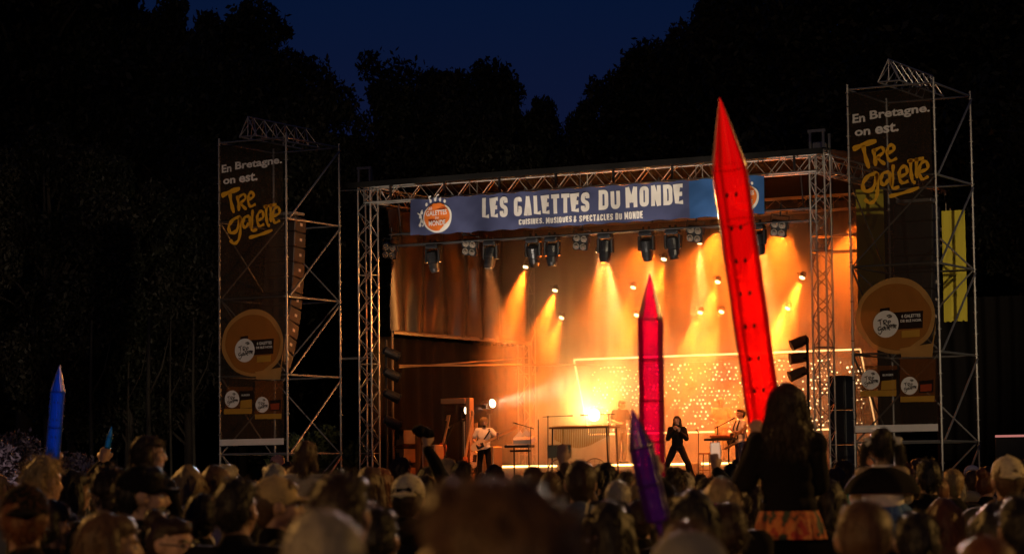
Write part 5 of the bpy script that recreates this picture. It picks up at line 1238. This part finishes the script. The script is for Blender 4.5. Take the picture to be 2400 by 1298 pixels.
# badge and collar on the cream cap, glasses on the heads
def find(lab): return next(o for o in bpy.data.objects if o.get('label', '').startswith(lab))
o = find('person in a cream cap with a dark badge')
mb_ = MB(); 
for i in range(6):
    a = R_(-90-26+52*i/5); mb_.v += [(.093*math.cos(a), -.012+.112*math.sin(a), 1.650), (.091*math.cos(a), -.012+.110*math.sin(a), 1.690)]
for i in range(5): mb_.f.append((2*i, 2*i+2, 2*i+3, 2*i+1))
mb_.build('cap_badge', CL['black'], o)
def glasses(root, z=1.60, fwd=True, up=False):
    m = MB()
    if up: pts = [(-.088, -.03, 1.70), (-.075, .05, 1.745), (0, .075, 1.76), (.075, .05, 1.745), (.088, -.03, 1.70)]; m.tube(pts, .008, 6)
    else:
        for s in (1, -1):
            m.tube([(s*.034+.026*math.cos(q), .112, 1.623+.021*math.sin(q)) for q in np.linspace(0, 2*math.pi, 14)], .0028, 6); m.tube([(s*.060, .11, 1.628), (s*.083, .0, 1.632)], .003, 6)
        m.tube([(-.01, .114, 1.627), (.01, .114, 1.627)], .003, 6)
    m.build('glasses', M['blackgloss'], root)
glasses(find('woman with glasses and tied hair')); glasses(find('woman with long straight black hair'), up=True); glasses(find('short fair haired person with sunglasses'), up=True)
o = find('bearded man in a dark cap')
mk(o, 'beard', remesh(MB().ell((0, .045, 1.55), (.064, .06, .05)).ell((0, .090, 1.575), (.036, .016, .011)), .01, 1, .008, 30), HAIR['black'])

# rows farther off, towards the stage
styles = [('short', .34), ('crop', .2), ('messy', .1), ('bob', .14), ('long', .1), ('tail', .07), ('bun', .05)]
def pick():
    r = random.random(); a = 0
    for s, w in styles:
        a += w
        if r < a: return s
    return 'short'
words_style = {'short': 'short haired', 'crop': 'close cropped', 'messy': 'tousled', 'bob': 'bobbed', 'long': 'long haired', 'tail': 'tied haired', 'bun': 'top knotted'}
words_hair = {'black': 'black', 'dark': 'dark brown', 'brown': 'brown', 'auburn': 'reddish', 'blond': 'blond', 'grey': 'grey', 'fair': 'fair'}
def zone(px):
    for lim, s in ((500, 'before the left trees'), (700, 'below the left banner'), (835, 'below the left scaffold side'), (1000, 'below the left lattice tower'), (1200, 'below the bass player'), (1450, 'below the vibraphone'), (1630, 'below the singer'), (1790, 'below the right guitarist'), (2000, 'below the right lattice tower'), (2210, 'below the right banner')):
        if px < lim: return s
    return 'beyond the right scaffold'
cnt = 0; tries = 0
while cnt < 175 and tries < 6000:
    tries += 1
    D = 17+33*random.random()**.85; px = random.uniform(-20, 2420); p = ground_at(px, D)
    if p.y > -2.2: continue
    if any((p.x-a)**2+(p.y-b)**2 < (.62 if D > 26 else .75)**2 for a, b in TAKEN): continue
    # keep sight lines to the special people
    hs = pick(); hc = random.choices(('black', 'dark', 'brown', 'auburn', 'blond', 'grey', 'fair'), (.24, .3, .2, .06, .06, .08, .06))[0]
    h = random.gauss(1.70, .075); h = min(max(h, 1.54), 1.86)
    cp_, cm = None, None
    if random.random() < .06: cp_, cm, hs = random.choice(('front', 'back', 'beanie')), random.choice((C_BEIGE, C_BLACK, C_CREAM)), 'crop'
    wear = 'in a hat' if cp_ else ''
    tc_ = random.choices(('black', 'navy', 'grey', 'olive', 'brown', 'rust', 'beige', 'blue'), (.4, .15, .1, .1, .1, .05, .05, .05))[0]; tk = random.choice(('plain', 'bulky', 'hooded'))
    who = '%s %s head' % (words_style[hs], words_hair[hc]) if not cp_ else {'front': 'peaked cap', 'back': 'backward cap', 'beanie': 'knitted hat'}[cp_]+' wearer'
    lab = '%s, %s %s top, %s, %s rows' % (who, tc_, tk, zone(px), 'nearest' if D < 24 else 'middle' if D < 35 else 'farthest')
    spectator(px, 0, D, hs, hc, tc_, tk, random.gauss(0, 16), cp_, cm, label=lab, group='rows of spectators before the stage', height=h)
    cnt += 1
# ================================================================== children on shoulders, raised arms, inflatables
def face_stage(p, off=0): return math.atan2(STAGE_C.y-p.y, STAGE_C.x-p.x)-math.pi/2+R_(off)
def ride(px, ytop, D, label, hair, style, top, bottom, scale, arms=None, puff=.012, adult=True, alabel='', nstr=2500, turn=0, hem=.9, acol='black', **kw):
    """child sitting on an adult's shoulders: thighs forward over them, shins down the chest"""
    p = ground_at(px, D); tz = CAM.z+D*(horizon(px)-ytop)/F_PX
    k = dict(hR=(.09, 0, .90), kR=(.15, .30, .84), aR=(.14, .32, .46), hL=(-.09, 0, .90), kL=(-.15, .30, .84), aL=(-.14, .32, .46), tR=V((.15, .44, .36)), tL=V((-.15, .44, .36)),
             eR=(.24, .08, 1.18), wR=(.12, .24, 1.08), eL=(-.24, .08, 1.18), wL=(-.12, .24, 1.08), fR=(-.5, .7, -.2), fL=(.5, .7, -.2))
    if arms: k.update(arms)
    P = Pose(**k); z0 = tz-(1.45+.315*P.hk)*scale
    o = person(P, label, (p.x, p.y, z0), face_stage(p, turn), SK2, hair, style, top, 1.0, puff, bottom, scale=scale, nstr=nstr, seed=int(px), hem=hem, group='children riding on shoulders', **kw)
    if adult:
        sh = z0+scale*.78; hgt = (sh+.03)/1.47*1.76
        q = p+Vector((math.cos(o.rotation_euler.z+math.pi/2), math.sin(o.rotation_euler.z+math.pi/2), 0))*.04
        spectator(px, 0, D, 'short', 'dark', acol, 'plain', 0, label=alabel, height=min(1.92, hgt), loc=q)
    return o, P
# girl in black with the red inflatable
G, PG = ride(1848, 905, 12.8, 'girl in a black cardigan on shoulders holding up the red inflatable', 'dark', 'mane', 'black', 'rust', .68,
             dict(eL=(-.30, .12, 1.17), wL=(-.205, .20, 1.49), fL=(.1, .2, .9), eR=(.20, .06, 1.14), wR=(.05, .26, 1.10), hy=0, hk=1.2, curl=1.0), .045, alabel='adult in black carrying the girl with the floral skirt', nstr=5000, hem=.93, acol='black')
FLO = bpy.data.materials.new('floral_cloth'); FLO.use_nodes = True; nn = FLO.node_tree; bb = nn.nodes['Principled BSDF']; bb.inputs['Roughness'].default_value = .8
tcx = nn.nodes.new('ShaderNodeTexCoord'); vo = nn.nodes.new('ShaderNodeTexVoronoi'); vo.inputs['Scale'].default_value = 14; rp_ = nn.nodes.new('ShaderNodeValToRGB')
nz_ = nn.nodes.new('ShaderNodeTexNoise'); nz_.inputs['Scale'].default_value = 9; nz_.inputs['Detail'].default_value = 4
els = rp_.color_ramp.elements; els[0].position = .41; els[0].color = (.06, .075, .04, 1); els[1].position = .46; els[1].color = (.60, .14, .04, 1)
e = els.new(.54); e.color = (.68, .26, .07, 1); e = els.new(.61); e.color = (.45, .05, .03, 1)
nn.links.new(tcx.outputs['Object'], nz_.inputs['Vector']); nn.links.new(nz_.outputs['Fac'], rp_.inputs[0]); nn.links.new(rp_.outputs[0], bb.inputs['Base Color'])
def skirt(root, m, z0, z1, r0, r1, seed, cy=.02, pleats=16, depth=.02):
    mb = MB(); n = 96; k = 8; vs = []; fs = []
    for j in range(k+1):
        v = j/k; r = r0+(r1-r0)*v**.8; z = z0+(z1-z0)*v
        for i in range(n):
            a = 2*math.pi*i/n; rr = r*(1+depth*(v+.15)*math.sin(a*pleats+2*noise.noise((math.cos(a)*2, math.sin(a)*2, seed+v)))*3)
            vs.append((rr*math.cos(a)*1.08, cy+rr*.95*math.sin(a), z))
    for j in range(k):
        for i in range(n): a, b = j*n+i, j*n+(i+1) % n; fs.append((a, b, b+n, a+n))
    mb.add(vs, fs); return mb.build('skirt', m, root, smooth=True)
skirt(G, FLO, .955, .76, .19, .235, 1)
# child with pigtails, black cape, pale sash, blue satin skirt
K, PK = ride(2068, 1000, 14.5, 'child with two pigtails, dark cape and blue satin skirt on shoulders', 'black', 'pigtails', 'beige', 'black', .56, dict(hk=1.32), .02, alabel='adult hidden below the child with pigtails', nstr=2500)
cape = MB(); vs = []; fs = []; n = 48; kk = 8
for j in range(kk+1):
    v = j/kk; r = .085+.215*math.sin(v*1.45); z = 1.475-.25*v**1.5
    for i in range(n): a = 2*math.pi*i/n; rr = r*(1+.03*math.sin(a*9)*v); vs.append((rr*math.cos(a)*1.22, -.01+rr*.92*math.sin(a), z))
for j in range(kk):
    for i in range(n): a, b = j*n+i, j*n+(i+1) % n; fs.append((a, b, b+n, a+n))
cape.add(vs, fs).build('cape', CL['black'], K, smooth=True)
MB().tube([(.085*math.cos(q), -.02+.08*math.sin(q), 1.485) for q in np.linspace(math.pi*1.05, math.pi*1.95, 14)], .014, 8).build('collar', M['white'], K, smooth=True)
for s in (1, -1):
    q = PK.H((s*.105, -.035, 1.655)); bw = MB()
    for d in ((.03, 0, .02), (-.02, -.02, .025), (.02, -.03, -.015), (-.01, 0, -.03)): bw.ell(q+V(d), (.03, .02, .022))
    mk(K, 'hair_bow', remesh(bw, .008, 1, .008, 40), mat('pale_bow', (.62, .66, .6), .5))
MB().lathe([(.20, 1.10), (.205, 1.13), (.20, 1.24), (.19, 1.29)], (0, .0, 0), None, 28).build('sash', M['white'], K, smooth=True)
skirt(K, mat('blue_satin', (.10, .20, .42), .22, var=.25, scale=9, stretch=(5, 5, .3), spec=.8), 1.13, .80, .20, .40, 6, pleats=22, depth=.035)
# child in cream fleece
ride(718, 1030, 15.5, 'child in a cream fleece jacket with long brown hair on shoulders', 'brown', 'bob', 'cream', 'black', .56, dict(hk=1.3), .045, alabel='adult below the child in the cream fleece', nstr=1200, turn=-10)
# child far left in profile
ride(343, 1018, 13.4, 'dark haired child on shoulders looking to the right at the left side', 'dark', 'bob', 'black', 'black', .60, dict(hy=-70, hk=1.25), .012, alabel='adult below the dark haired child at the left', face=True)

# raised arms: separate spectators holding something up
def raiser(px, ytop, D, label, hair, style, top, handpx, handpy, turn=0, both=False):
    p = ground_at(px, D); hz_ = CAM.z+D*(horizon(px)-ytop)/F_PX; s = hz_/1.76; rz = face_stage(p, turn)
    w = CAM + ray(handpx, handpy)*D; q = Matrix.Rotation(-rz, 4, 'Z') @ (w-p); q = q/s; q.y = max(min(q.y, .35), .05)
    L = .60; d = q-V((.185, -.01, 1.41))
    if d.length > L: q = V((.185, -.01, 1.41))+d*(L/d.length)
    sh = V((.185, -.01, 1.45)); el = sh.lerp(q, .5)+V((.07, -.03, -.04))
    k = dict(sR=sh, eR=el, wR=q, fR=V((0, .15, 1)))
    if both: k.update(sL=V((-.185, -.01, 1.45)), eL=V((-.28, .10, 1.55)), wL=V((-.10, .25, q.z)), fL=V((.1, .15, 1)))
    P = Pose(**k); o = person(P, label, (p.x, p.y, 0), rz, SK, hair, style, top, 1.0, .016, 'denim', scale=s, seed=int(px)); TAKEN.append((p.x, p.y))
    mw = Matrix.Translation(p) @ Matrix.Rotation(rz, 4, 'Z') @ Matrix.Scale(s, 4); return o, mw @ (q+V((0, .02, .10))), rz
o, hp, rz = raiser(998, 1112, 20.0, 'spectator in black stretching one arm up before the slotted speakers', 'black', 'short', 'black', 988, 1012)
q_ = thing('hand_stand_in', 'dark lump added over a raised hand before the slotted speakers', 'hand shape', hp, rz)  # dark lump added so the raised hand reads dark
mk(q_, 'dark_lump', remesh(MB().ell((-.04, 0, .02), (.07, .06, .045)).ell((.01, 0, .0), (.055, .05, .04)), .008, 2, .012, 30, 2, 'dark_lump'), CL['black'])
def phone(loc, rz, label, w=.075, h=.155, lit=True):
    t = thing('phone', label, 'phone', loc, rz, group='phones held up to film')
    MB().bbox((0, 0, h/2), (w, .009, h), .004).build('phone_case', M['blackgloss'], t)
    if lit: MB().box((0, -.0055, h/2), (w*.9, .001, h*.92)).build('phone_screen', glow('phone_screen', (.9, .5, .3), .7), t)
o, hp, rz = raiser(1330, 1120, 17.0, 'spectator raising a phone in one hand below the vibraphone', 'dark', 'short', 'brown', 1318, 1085)
phone(hp+V((-.03, .02, -.06)), rz, 'large phone raised below the vibraphone', .15, .085, False)
o, hp, rz = raiser(1690, 1112, 19.0, 'spectator filming with a phone held above the heads near the right guitarist', 'dark', 'crop', 'black', 1675, 1100)
phone(hp+V((0, .02, -.05)), rz, 'small lit phone held upright below the sampler stand')

# inflatable pencils
def film(name, col, tint, through, tl=.5): return scrim(name, col, through, gloss=1, tint=tint, translucent=tl, rough=.24)
def inflatable(tip, end, D, width, label, film_m, tip_frac=.19, sides=6, dots=0, bands=0, dotm=None, tw=0.0, cut=None):
    """inflated film stick with sharp tip, lobed seams, printed marks; from tip pixel to end pixel, D metres away (or (Dtip, Dend))"""
    D0, D1 = D if isinstance(D, tuple) else (D, D)
    a = CAM+ray(*tip)*D0; b = CAM+ray(*end)*D1; L = (b-a).length; d = (b-a)/L; q = d.to_track_quat('Z', 'Y').to_matrix()
    t = thing('inflatable_pencil', label, 'inflatable', b, group='inflatable pencils above the crowd')
    Rm = q @ Matrix.Rotation(tw, 3, 'Z'); R = width/2; n = 36; k = 60; vs = []; fs = []
    for i in range(k+1):
        s = i/k
        if s < tip_frac: r = R*(s/tip_frac)**.92*.98+.002
        else: r = R*(1+.012*math.sin(s*31)) * (1 if s < .97 else math.sqrt(max(.05, 1-((s-.97)/.03)**2)))
        for j in range(n):
            an = 2*math.pi*j/n; lob = 1-.13*(1-abs(math.cos(an*sides/2)))**1 + .012*noise.noise((math.cos(an), math.sin(an), s*14))
            vs.append(a-b + Rm @ V((r*lob*math.cos(an), r*lob*math.sin(an), s*L)))
    for i in range(k):
        for j in range(n): A, B = i*n+j, i*n+(j+1) % n; fs.append((A, B, B+n, A+n))
    fs.append(tuple(range(k*n, k*n+n)))
    MB().add(vs, fs).build('film_skin', film_m, t, smooth=True)
    cd = (CAM-b).normalized()
    cl = Rm.inverted() @ cd; ca = math.atan2(cl.y, cl.x)
    m = MB()
    for i in range(dots):
        s = tip_frac+.02+(.97-tip_frac)*(i+.5)/dots
        for da in (-.16, .34):
            an = ca+da; c = a-b+Rm @ V((R*1.0*math.cos(an), R*1.0*math.sin(an), s*L)); nrm = Rm @ V((math.cos(an), math.sin(an), 0))
            m.ell(c, (R*.095, R*.03, R*.15), (nrm.to_track_quat('Y', 'Z').to_matrix()), 10, 6)
    if dots: m.build('printed_eyes', dotm or M['black'], t)['kind'] = 'stuff'
    for s in [tip_frac+.0]+[tip_frac+(1-tip_frac)*(i+1)/(bands+1) for i in range(bands)]:
        ring = [a-b+Rm @ V((R*.985*math.cos(x)*(1-.13*(1-abs(math.cos(x*sides/2)))), R*.985*math.sin(x)*(1-.13*(1-abs(math.cos(x*sides/2)))), s*L)) for x in np.linspace(0, 2*math.pi, 37)]
        MB().tube(ring, .0035, 5, False).build('weld_seam', film_m, t)
    MB().tube([b-b, d*.05], [.018, .012], 8).build('valve', film_m, t)
    return t
RED = film('red_film', (.85, .012, .022), (1, .14, .13), .5, .8)
PINK = film('pink_film', (.55, .006, .12), (.93, .09, .46), .6, .8); PURP = film('purple_film', (.07, .010, .19), (.40, .10, .66), .5, .35)
BLUE = film('blue_film', (.02, .20, .80), (.05, .2, .9), .25, .75); CYAN = film('blue_green_film', (.02, .22, .42), (.1, .5, .9), .35, .5)
inflatable((1687, 230), (1797, 1022), (12.7, 13.1), .178, 'tall red inflatable pencil with black eye prints held by the girl in black', RED, .20, 6, 8, 4)
inflatable((1523, 640), (1530, 1130), 13.4, .128, 'upright pink inflatable pencil standing before the dotted screen', PINK, .22, 6, 0, 3)
inflatable((1481, 957), (1545, 1225), 10.4, .100, 'dark purple inflatable pencil leaning across the pink one', PURP, .34, 6, 0, 1)
inflatable((140, 856), (122, 1085), 16.2, .088, 'large blue inflatable pencil above the messy blond head at left', BLUE, .27, 6, 4, 1, mat('navy_print', (.006, .02, .12), .5))
inflatable((262, 998), (246, 1075), 23, .052, 'small blue green inflatable pencil held up at the left', CYAN, .34, 6, 0, 0)
raiser(1560, 1165, 13.0, 'spectator hidden among the rows holding up the pink inflatable', 'dark', 'short', 'black', 1533, 1120)
raiser(246, 1110, 23.0, 'spectator raising both hands with the small blue green inflatable', 'dark', 'short', 'black', 243, 1072, both=True)
raiser(118, 1130, 16.4, 'spectator holding up the large blue inflatable behind the blond head', 'black', 'short', 'black', 122, 1080)

# ================================================================== trees
def leaf_cloud(n, blobs, size, seed):
    r = np.random.default_rng(seed); w = np.array([b[3]**2 for b in blobs]); w /= w.sum(); ix = r.choice(len(blobs), n, p=w)
    B = np.array(blobs)[ix]; d = r.normal(0, 1, (n, 3)); d /= np.linalg.norm(d, axis=1)[:, None]
    c = B[:, :3]+d*(B[:, 3]*(.40+.70*r.random(n)**.7+.25*(r.random(n) > .93)))[:, None]*np.array([1, 1, .8])
    u = r.normal(0, 1, (n, 3)); u /= np.linalg.norm(u, axis=1)[:, None]; v = np.cross(u, r.normal(0, 1, (n, 3))); v /= np.linalg.norm(v, axis=1)[:, None]
    s = size*(.5+r.random(n))[:, None]
    q = np.stack([c-u*s*.9, c-u*.1*s+v*s*.45, c+u*s, c+u*.1*s-v*s*.45], 1).reshape(-1, 3)
    me = bpy.data.meshes.new('crown'); me.vertices.add(4*n); me.vertices.foreach_set('co', q.astype('f').ravel()); me.loops.add(4*n); me.loops.foreach_set('vertex_index', np.arange(4*n, dtype='i'))
    me.polygons.add(n); me.polygons.foreach_set('loop_start', np.arange(0, 4*n, 4, dtype='i')); me.polygons.foreach_set('loop_total', np.full(n, 4, 'i')); me.update(); return me
def tree_proto(seed, H=20, R=5, n=17000, m=None, low=.28, lsize=.26):
    r = random.Random(seed); blobs = []; tr = MB(); top = Vector((r.uniform(-.4, .4), r.uniform(-.4, .4), H*.86))
    tr.tube([(0, 0, 0), (r.uniform(-.2, .2), r.uniform(-.2, .2), H*.3), (top*.62), top], [.34, .26, .16, .05], 9)
    for i in range(34):
        f = low+(.93-low)*i/33; z = H*f; prof = math.sin(math.pi*min(1, (f-low)/(1-low)*.86+.14))**.7; a = r.uniform(0, 6.283); rad = R*prof*r.uniform(.35, 1.0)
        c = Vector((rad*math.cos(a), rad*math.sin(a), z)); b = R*r.uniform(.20, .36)*(.7+.4*prof); blobs.append((c.x, c.y, c.z, b))
        base = Vector((0, 0, z*.78)); tr.tube([base, base.lerp(c, .55)+Vector((0, 0, .4)), c], [.10, .06, .02], 6)
        for k in range(2):
            o = c+Vector((r.uniform(-1, 1), r.uniform(-1, 1), r.uniform(-.6, .8)))*b*.95; blobs.append((o.x, o.y, o.z, b*r.uniform(.25, .5)))
    blobs += [(0, 0, H*f, R*.34) for f in (.4, .55, .7)]
    return tr.mesh('trunk', M['bark'], True), leaf_cloud(n, blobs, lsize, seed)
protos = []
for k, (H, R, mm) in enumerate(((20, 4.6, 'leaf'), (20, 5.6, 'leaf2'), (20, 3.6, 'leaf'), (20, 5.0, 'leaf2'))):
    tm, cm = tree_proto(20+k, H, R, 70000, lsize=.15); cm.materials.append(M[mm]); zz_ = np.empty(len(cm.vertices)*3, 'f'); cm.vertices.foreach_get('co', zz_); protos.append((tm, cm, float(np.percentile(zz_[2::3], 99.8))))
def tree(px, ytop, y, wide, k, label, name='tree', group='trees behind the stage'):
    """tree whose top is seen at (px, ytop), standing on the line y"""
    p = W(px, max(ytop, -400), y=y); H = p.z
    t = thing(name, label, 'tree', (p.x, y, 0), random.uniform(0, 6.28), group); tm, cm, top_ = protos[k % 4]; s = H/top_
    a = link('trunk', tm, t); b = link('crown', cm, t)
    for o in (a, b): o.scale = (s*wide, s*wide, s)
    return t
TR = [(60, -260, 22, 1.0, 1, 'tallest dark tree filling the upper left corner'), (170, -120, 26, .8, 0, 'tall dark tree second from the left edge'), (262, -40, 24, .62, 2, 'dark tree sloping down beside the notch of sky at upper left'),
      (375, 80, 28, .9, 3, 'lower dark tree in the notch left of the twin crowns'), (440, 15, 24, .7, 2, 'left of the twin pointed crowns above the left tower'), (560, 15, 25, .8, 0, 'right of the twin pointed crowns above the left tower'), (645, 90, 26, .75, 1, 'tree with the ragged right shoulder above the left tower'),
      (735, 275, 30, .55, 2, 'low tree in the dip right of the left tower'), (800, 330, 30, .6, 3, 'lowest dark crown between the left tower and the stage roof'), (890, 210, 27, .65, 0, 'left crown of the rounded group above the stage'), (985, 140, 28, .75, 1, 'highest crown of the rounded group above the stage'),
      (1085, 180, 28, .72, 3, 'middle crown of the rounded group above the stage'), (1160, 165, 29, .75, 0, 'right crown of the rounded group above the stage'), (1255, 245, 29, .65, 2, 'right shoulder of the rounded group above the stage'), (1330, 300, 33, .6, 1, 'low crown in the dip above the banner'),
      (1415, 220, 28, .65, 2, 'first crown of the right rise above the stage'), (1490, 140, 28, .75, 3, 'second crown of the right rise above the stage'), (1570, 115, 28, .75, 0, 'third crown of the right rise above the red inflatable'), (1665, 45, 26, .72, 1, 'tall tree with a stepped left edge above the red inflatable'),
      (1780, -50, 24, .85, 3, 'tall dark tree right of the stepped one'), (1900, -90, 22, .9, 0, 'tall dark tree above the right end of the stage'), (2050, -120, 20, .95, 1, 'tall dark tree behind the right scaffold tower'), (2200, -160, 18, .95, 3, 'tall dark tree right of the right scaffold tower'), (2350, -200, 16, 1.0, 0, 'tall dark tree in the upper right corner'),
      (120, 300, 14, .9, 3, 'nearer dark tree low at the left'), (300, 380, 16, .9, 0, 'nearer dark tree left of the left banner'), (440, 330, 18, .8, 1, 'nearer dark tree close to the left banner'), (2420, 200, 10, .8, 2, 'nearer dark tree at the right edge')]
for px, yt, y, w, k, lab in TR: tree(px, yt, y, w, k, lab)
# the far wood that closes the gaps low down
r = np.random.default_rng(5); blobs = []
for px in np.linspace(-150, 2550, 60):
    for z in (2, 5, 8.5):
        p = W(px, 900, y=36+r.uniform(-2, 2)); blobs.append((p.x, p.y, z+r.uniform(-1, 1), 2.6))
fw = leaf_cloud(26000, blobs, .55, 77); fw.materials.append(M['leaf']); o = link('far_wood', fw); tag(o, kind='stuff')
# lit bushes
def bush(loc, R, H, n, label, m, seed, size=.09, rz=0):
    t = thing('bush', label, 'bush', loc, rz, group='lit bushes at the edges'); rr = random.Random(seed); bl = []; st_ = MB()
    for i in range(26):
        a = rr.uniform(0, 6.28); q = rr.uniform(.1, 1)*R; z = H*rr.uniform(.12, .9)*(1-.35*q/R); bl.append((q*math.cos(a), q*math.sin(a), z, .22*R)); st_.tube([(0, 0, 0), (q*.4*math.cos(a), q*.4*math.sin(a), z*.6), (q*math.cos(a), q*math.sin(a), z)], [.05, .035, .012], 6)
    cm = leaf_cloud(n, bl, size, seed); cm.name = 'foliage'; cm.materials.append(m); link('foliage', cm, t); st_.build('stems', M['bark'], t); return t
p = ground_at(30, 62); bush((p.x, p.y, 0), 2.3, 3.3, 20000, 'bush lit pale purple at the far left edge', mat('pale_leaves', (.20, .17, .16), .4, var=.5, scale=3), 3, .065)
lamp('park_light', 'SPOT', (p.x+2.0, p.y-2.5, 1.0), (p.x-.3, p.y, 2.0), 80, (1, .72, .86), 75, .7, .15)
p = ground_at(185, 66); bush((p.x, p.y, 0), .9, 2.4, 6000, 'narrow lit bush right of the large blue inflatable', mat('pale_leaves', (.20, .17, .16), .4), 5, .06)
lamp('park_light', 'SPOT', (p.x+.5, p.y-2.5, 1.0), (p.x, p.y, 1.6), 22, (1, .75, .6), 50, .7, .1)
for i, (px, y, R, H) in enumerate(((705, 5.0, 1.2, 3.6), (775, 5.5, 1.5, 4.1), (830, 6.0, 1.0, 3.4))):
    p = W(px, 1000, y=y); bush((p.x, y, 0), R, H, 4200, 'dark glossy bush behind the left scaffold, %s of three' % ('left', 'middle', 'right')[i], M['shrubleaf'], 8+i, .10)
for i, (px, y, r_) in enumerate(((347, 12, .09), (398, 14, .05), (452, 13, .06), (212, 12, .07), (300, 15, .05))):
    p = W(px, 1050, y=y); t = thing('bare_tree', ('slim pale trunk standing out behind the crowd at left', 'thin dark trunk right of the slim pale one', 'thin dark trunk near the left banner', 'thin trunk behind the narrow lit bush', 'thin trunk between the small inflatable and pale trunk')[i], 'tree', (p.x, y, 0), group='slim trunks in the wood')
    MB().tube([(0, 0, 0), (.04, .02, 2.2), (-.03, .05, 4.5), (.05, 0, 7)], [r_*1.3, r_, r_*.85, r_*.5], 8).build('trunk', mat('birch_bark', (.05, .042, .028), .8, var=.4, scale=6, stretch=(1, 1, 4)), t, smooth=True)
    MB().tube([(-.03, .05, 4.5), (.4, .2, 5.4), (.6, .3, 6.4)], [r_*.6, r_*.4, .01], 6).build('limb', mat('birch_bark', (.05, .042, .028), .8), t, smooth=True)
# small box at the far right, a glowing strip gives its pink light
p = W(2392, 1060, y=2.0); t = thing('merchandise_box', 'small dark box with a glowing pink edge at the far right', 'box', (p.x, 2.0, 0)); z = W(2392, 1018, y=2.0).z
MB().bbox((0, 0, z/2), (1.0, .6, z), .02).build('box_body', M['black'], t); MB().box((0, -.302, z-.03), (.98, .02, .05)).build('glowing_edge', glow('pink_edge', (1, .35, .3), .45), t)  # edge strip emits the pink light that falls on the box
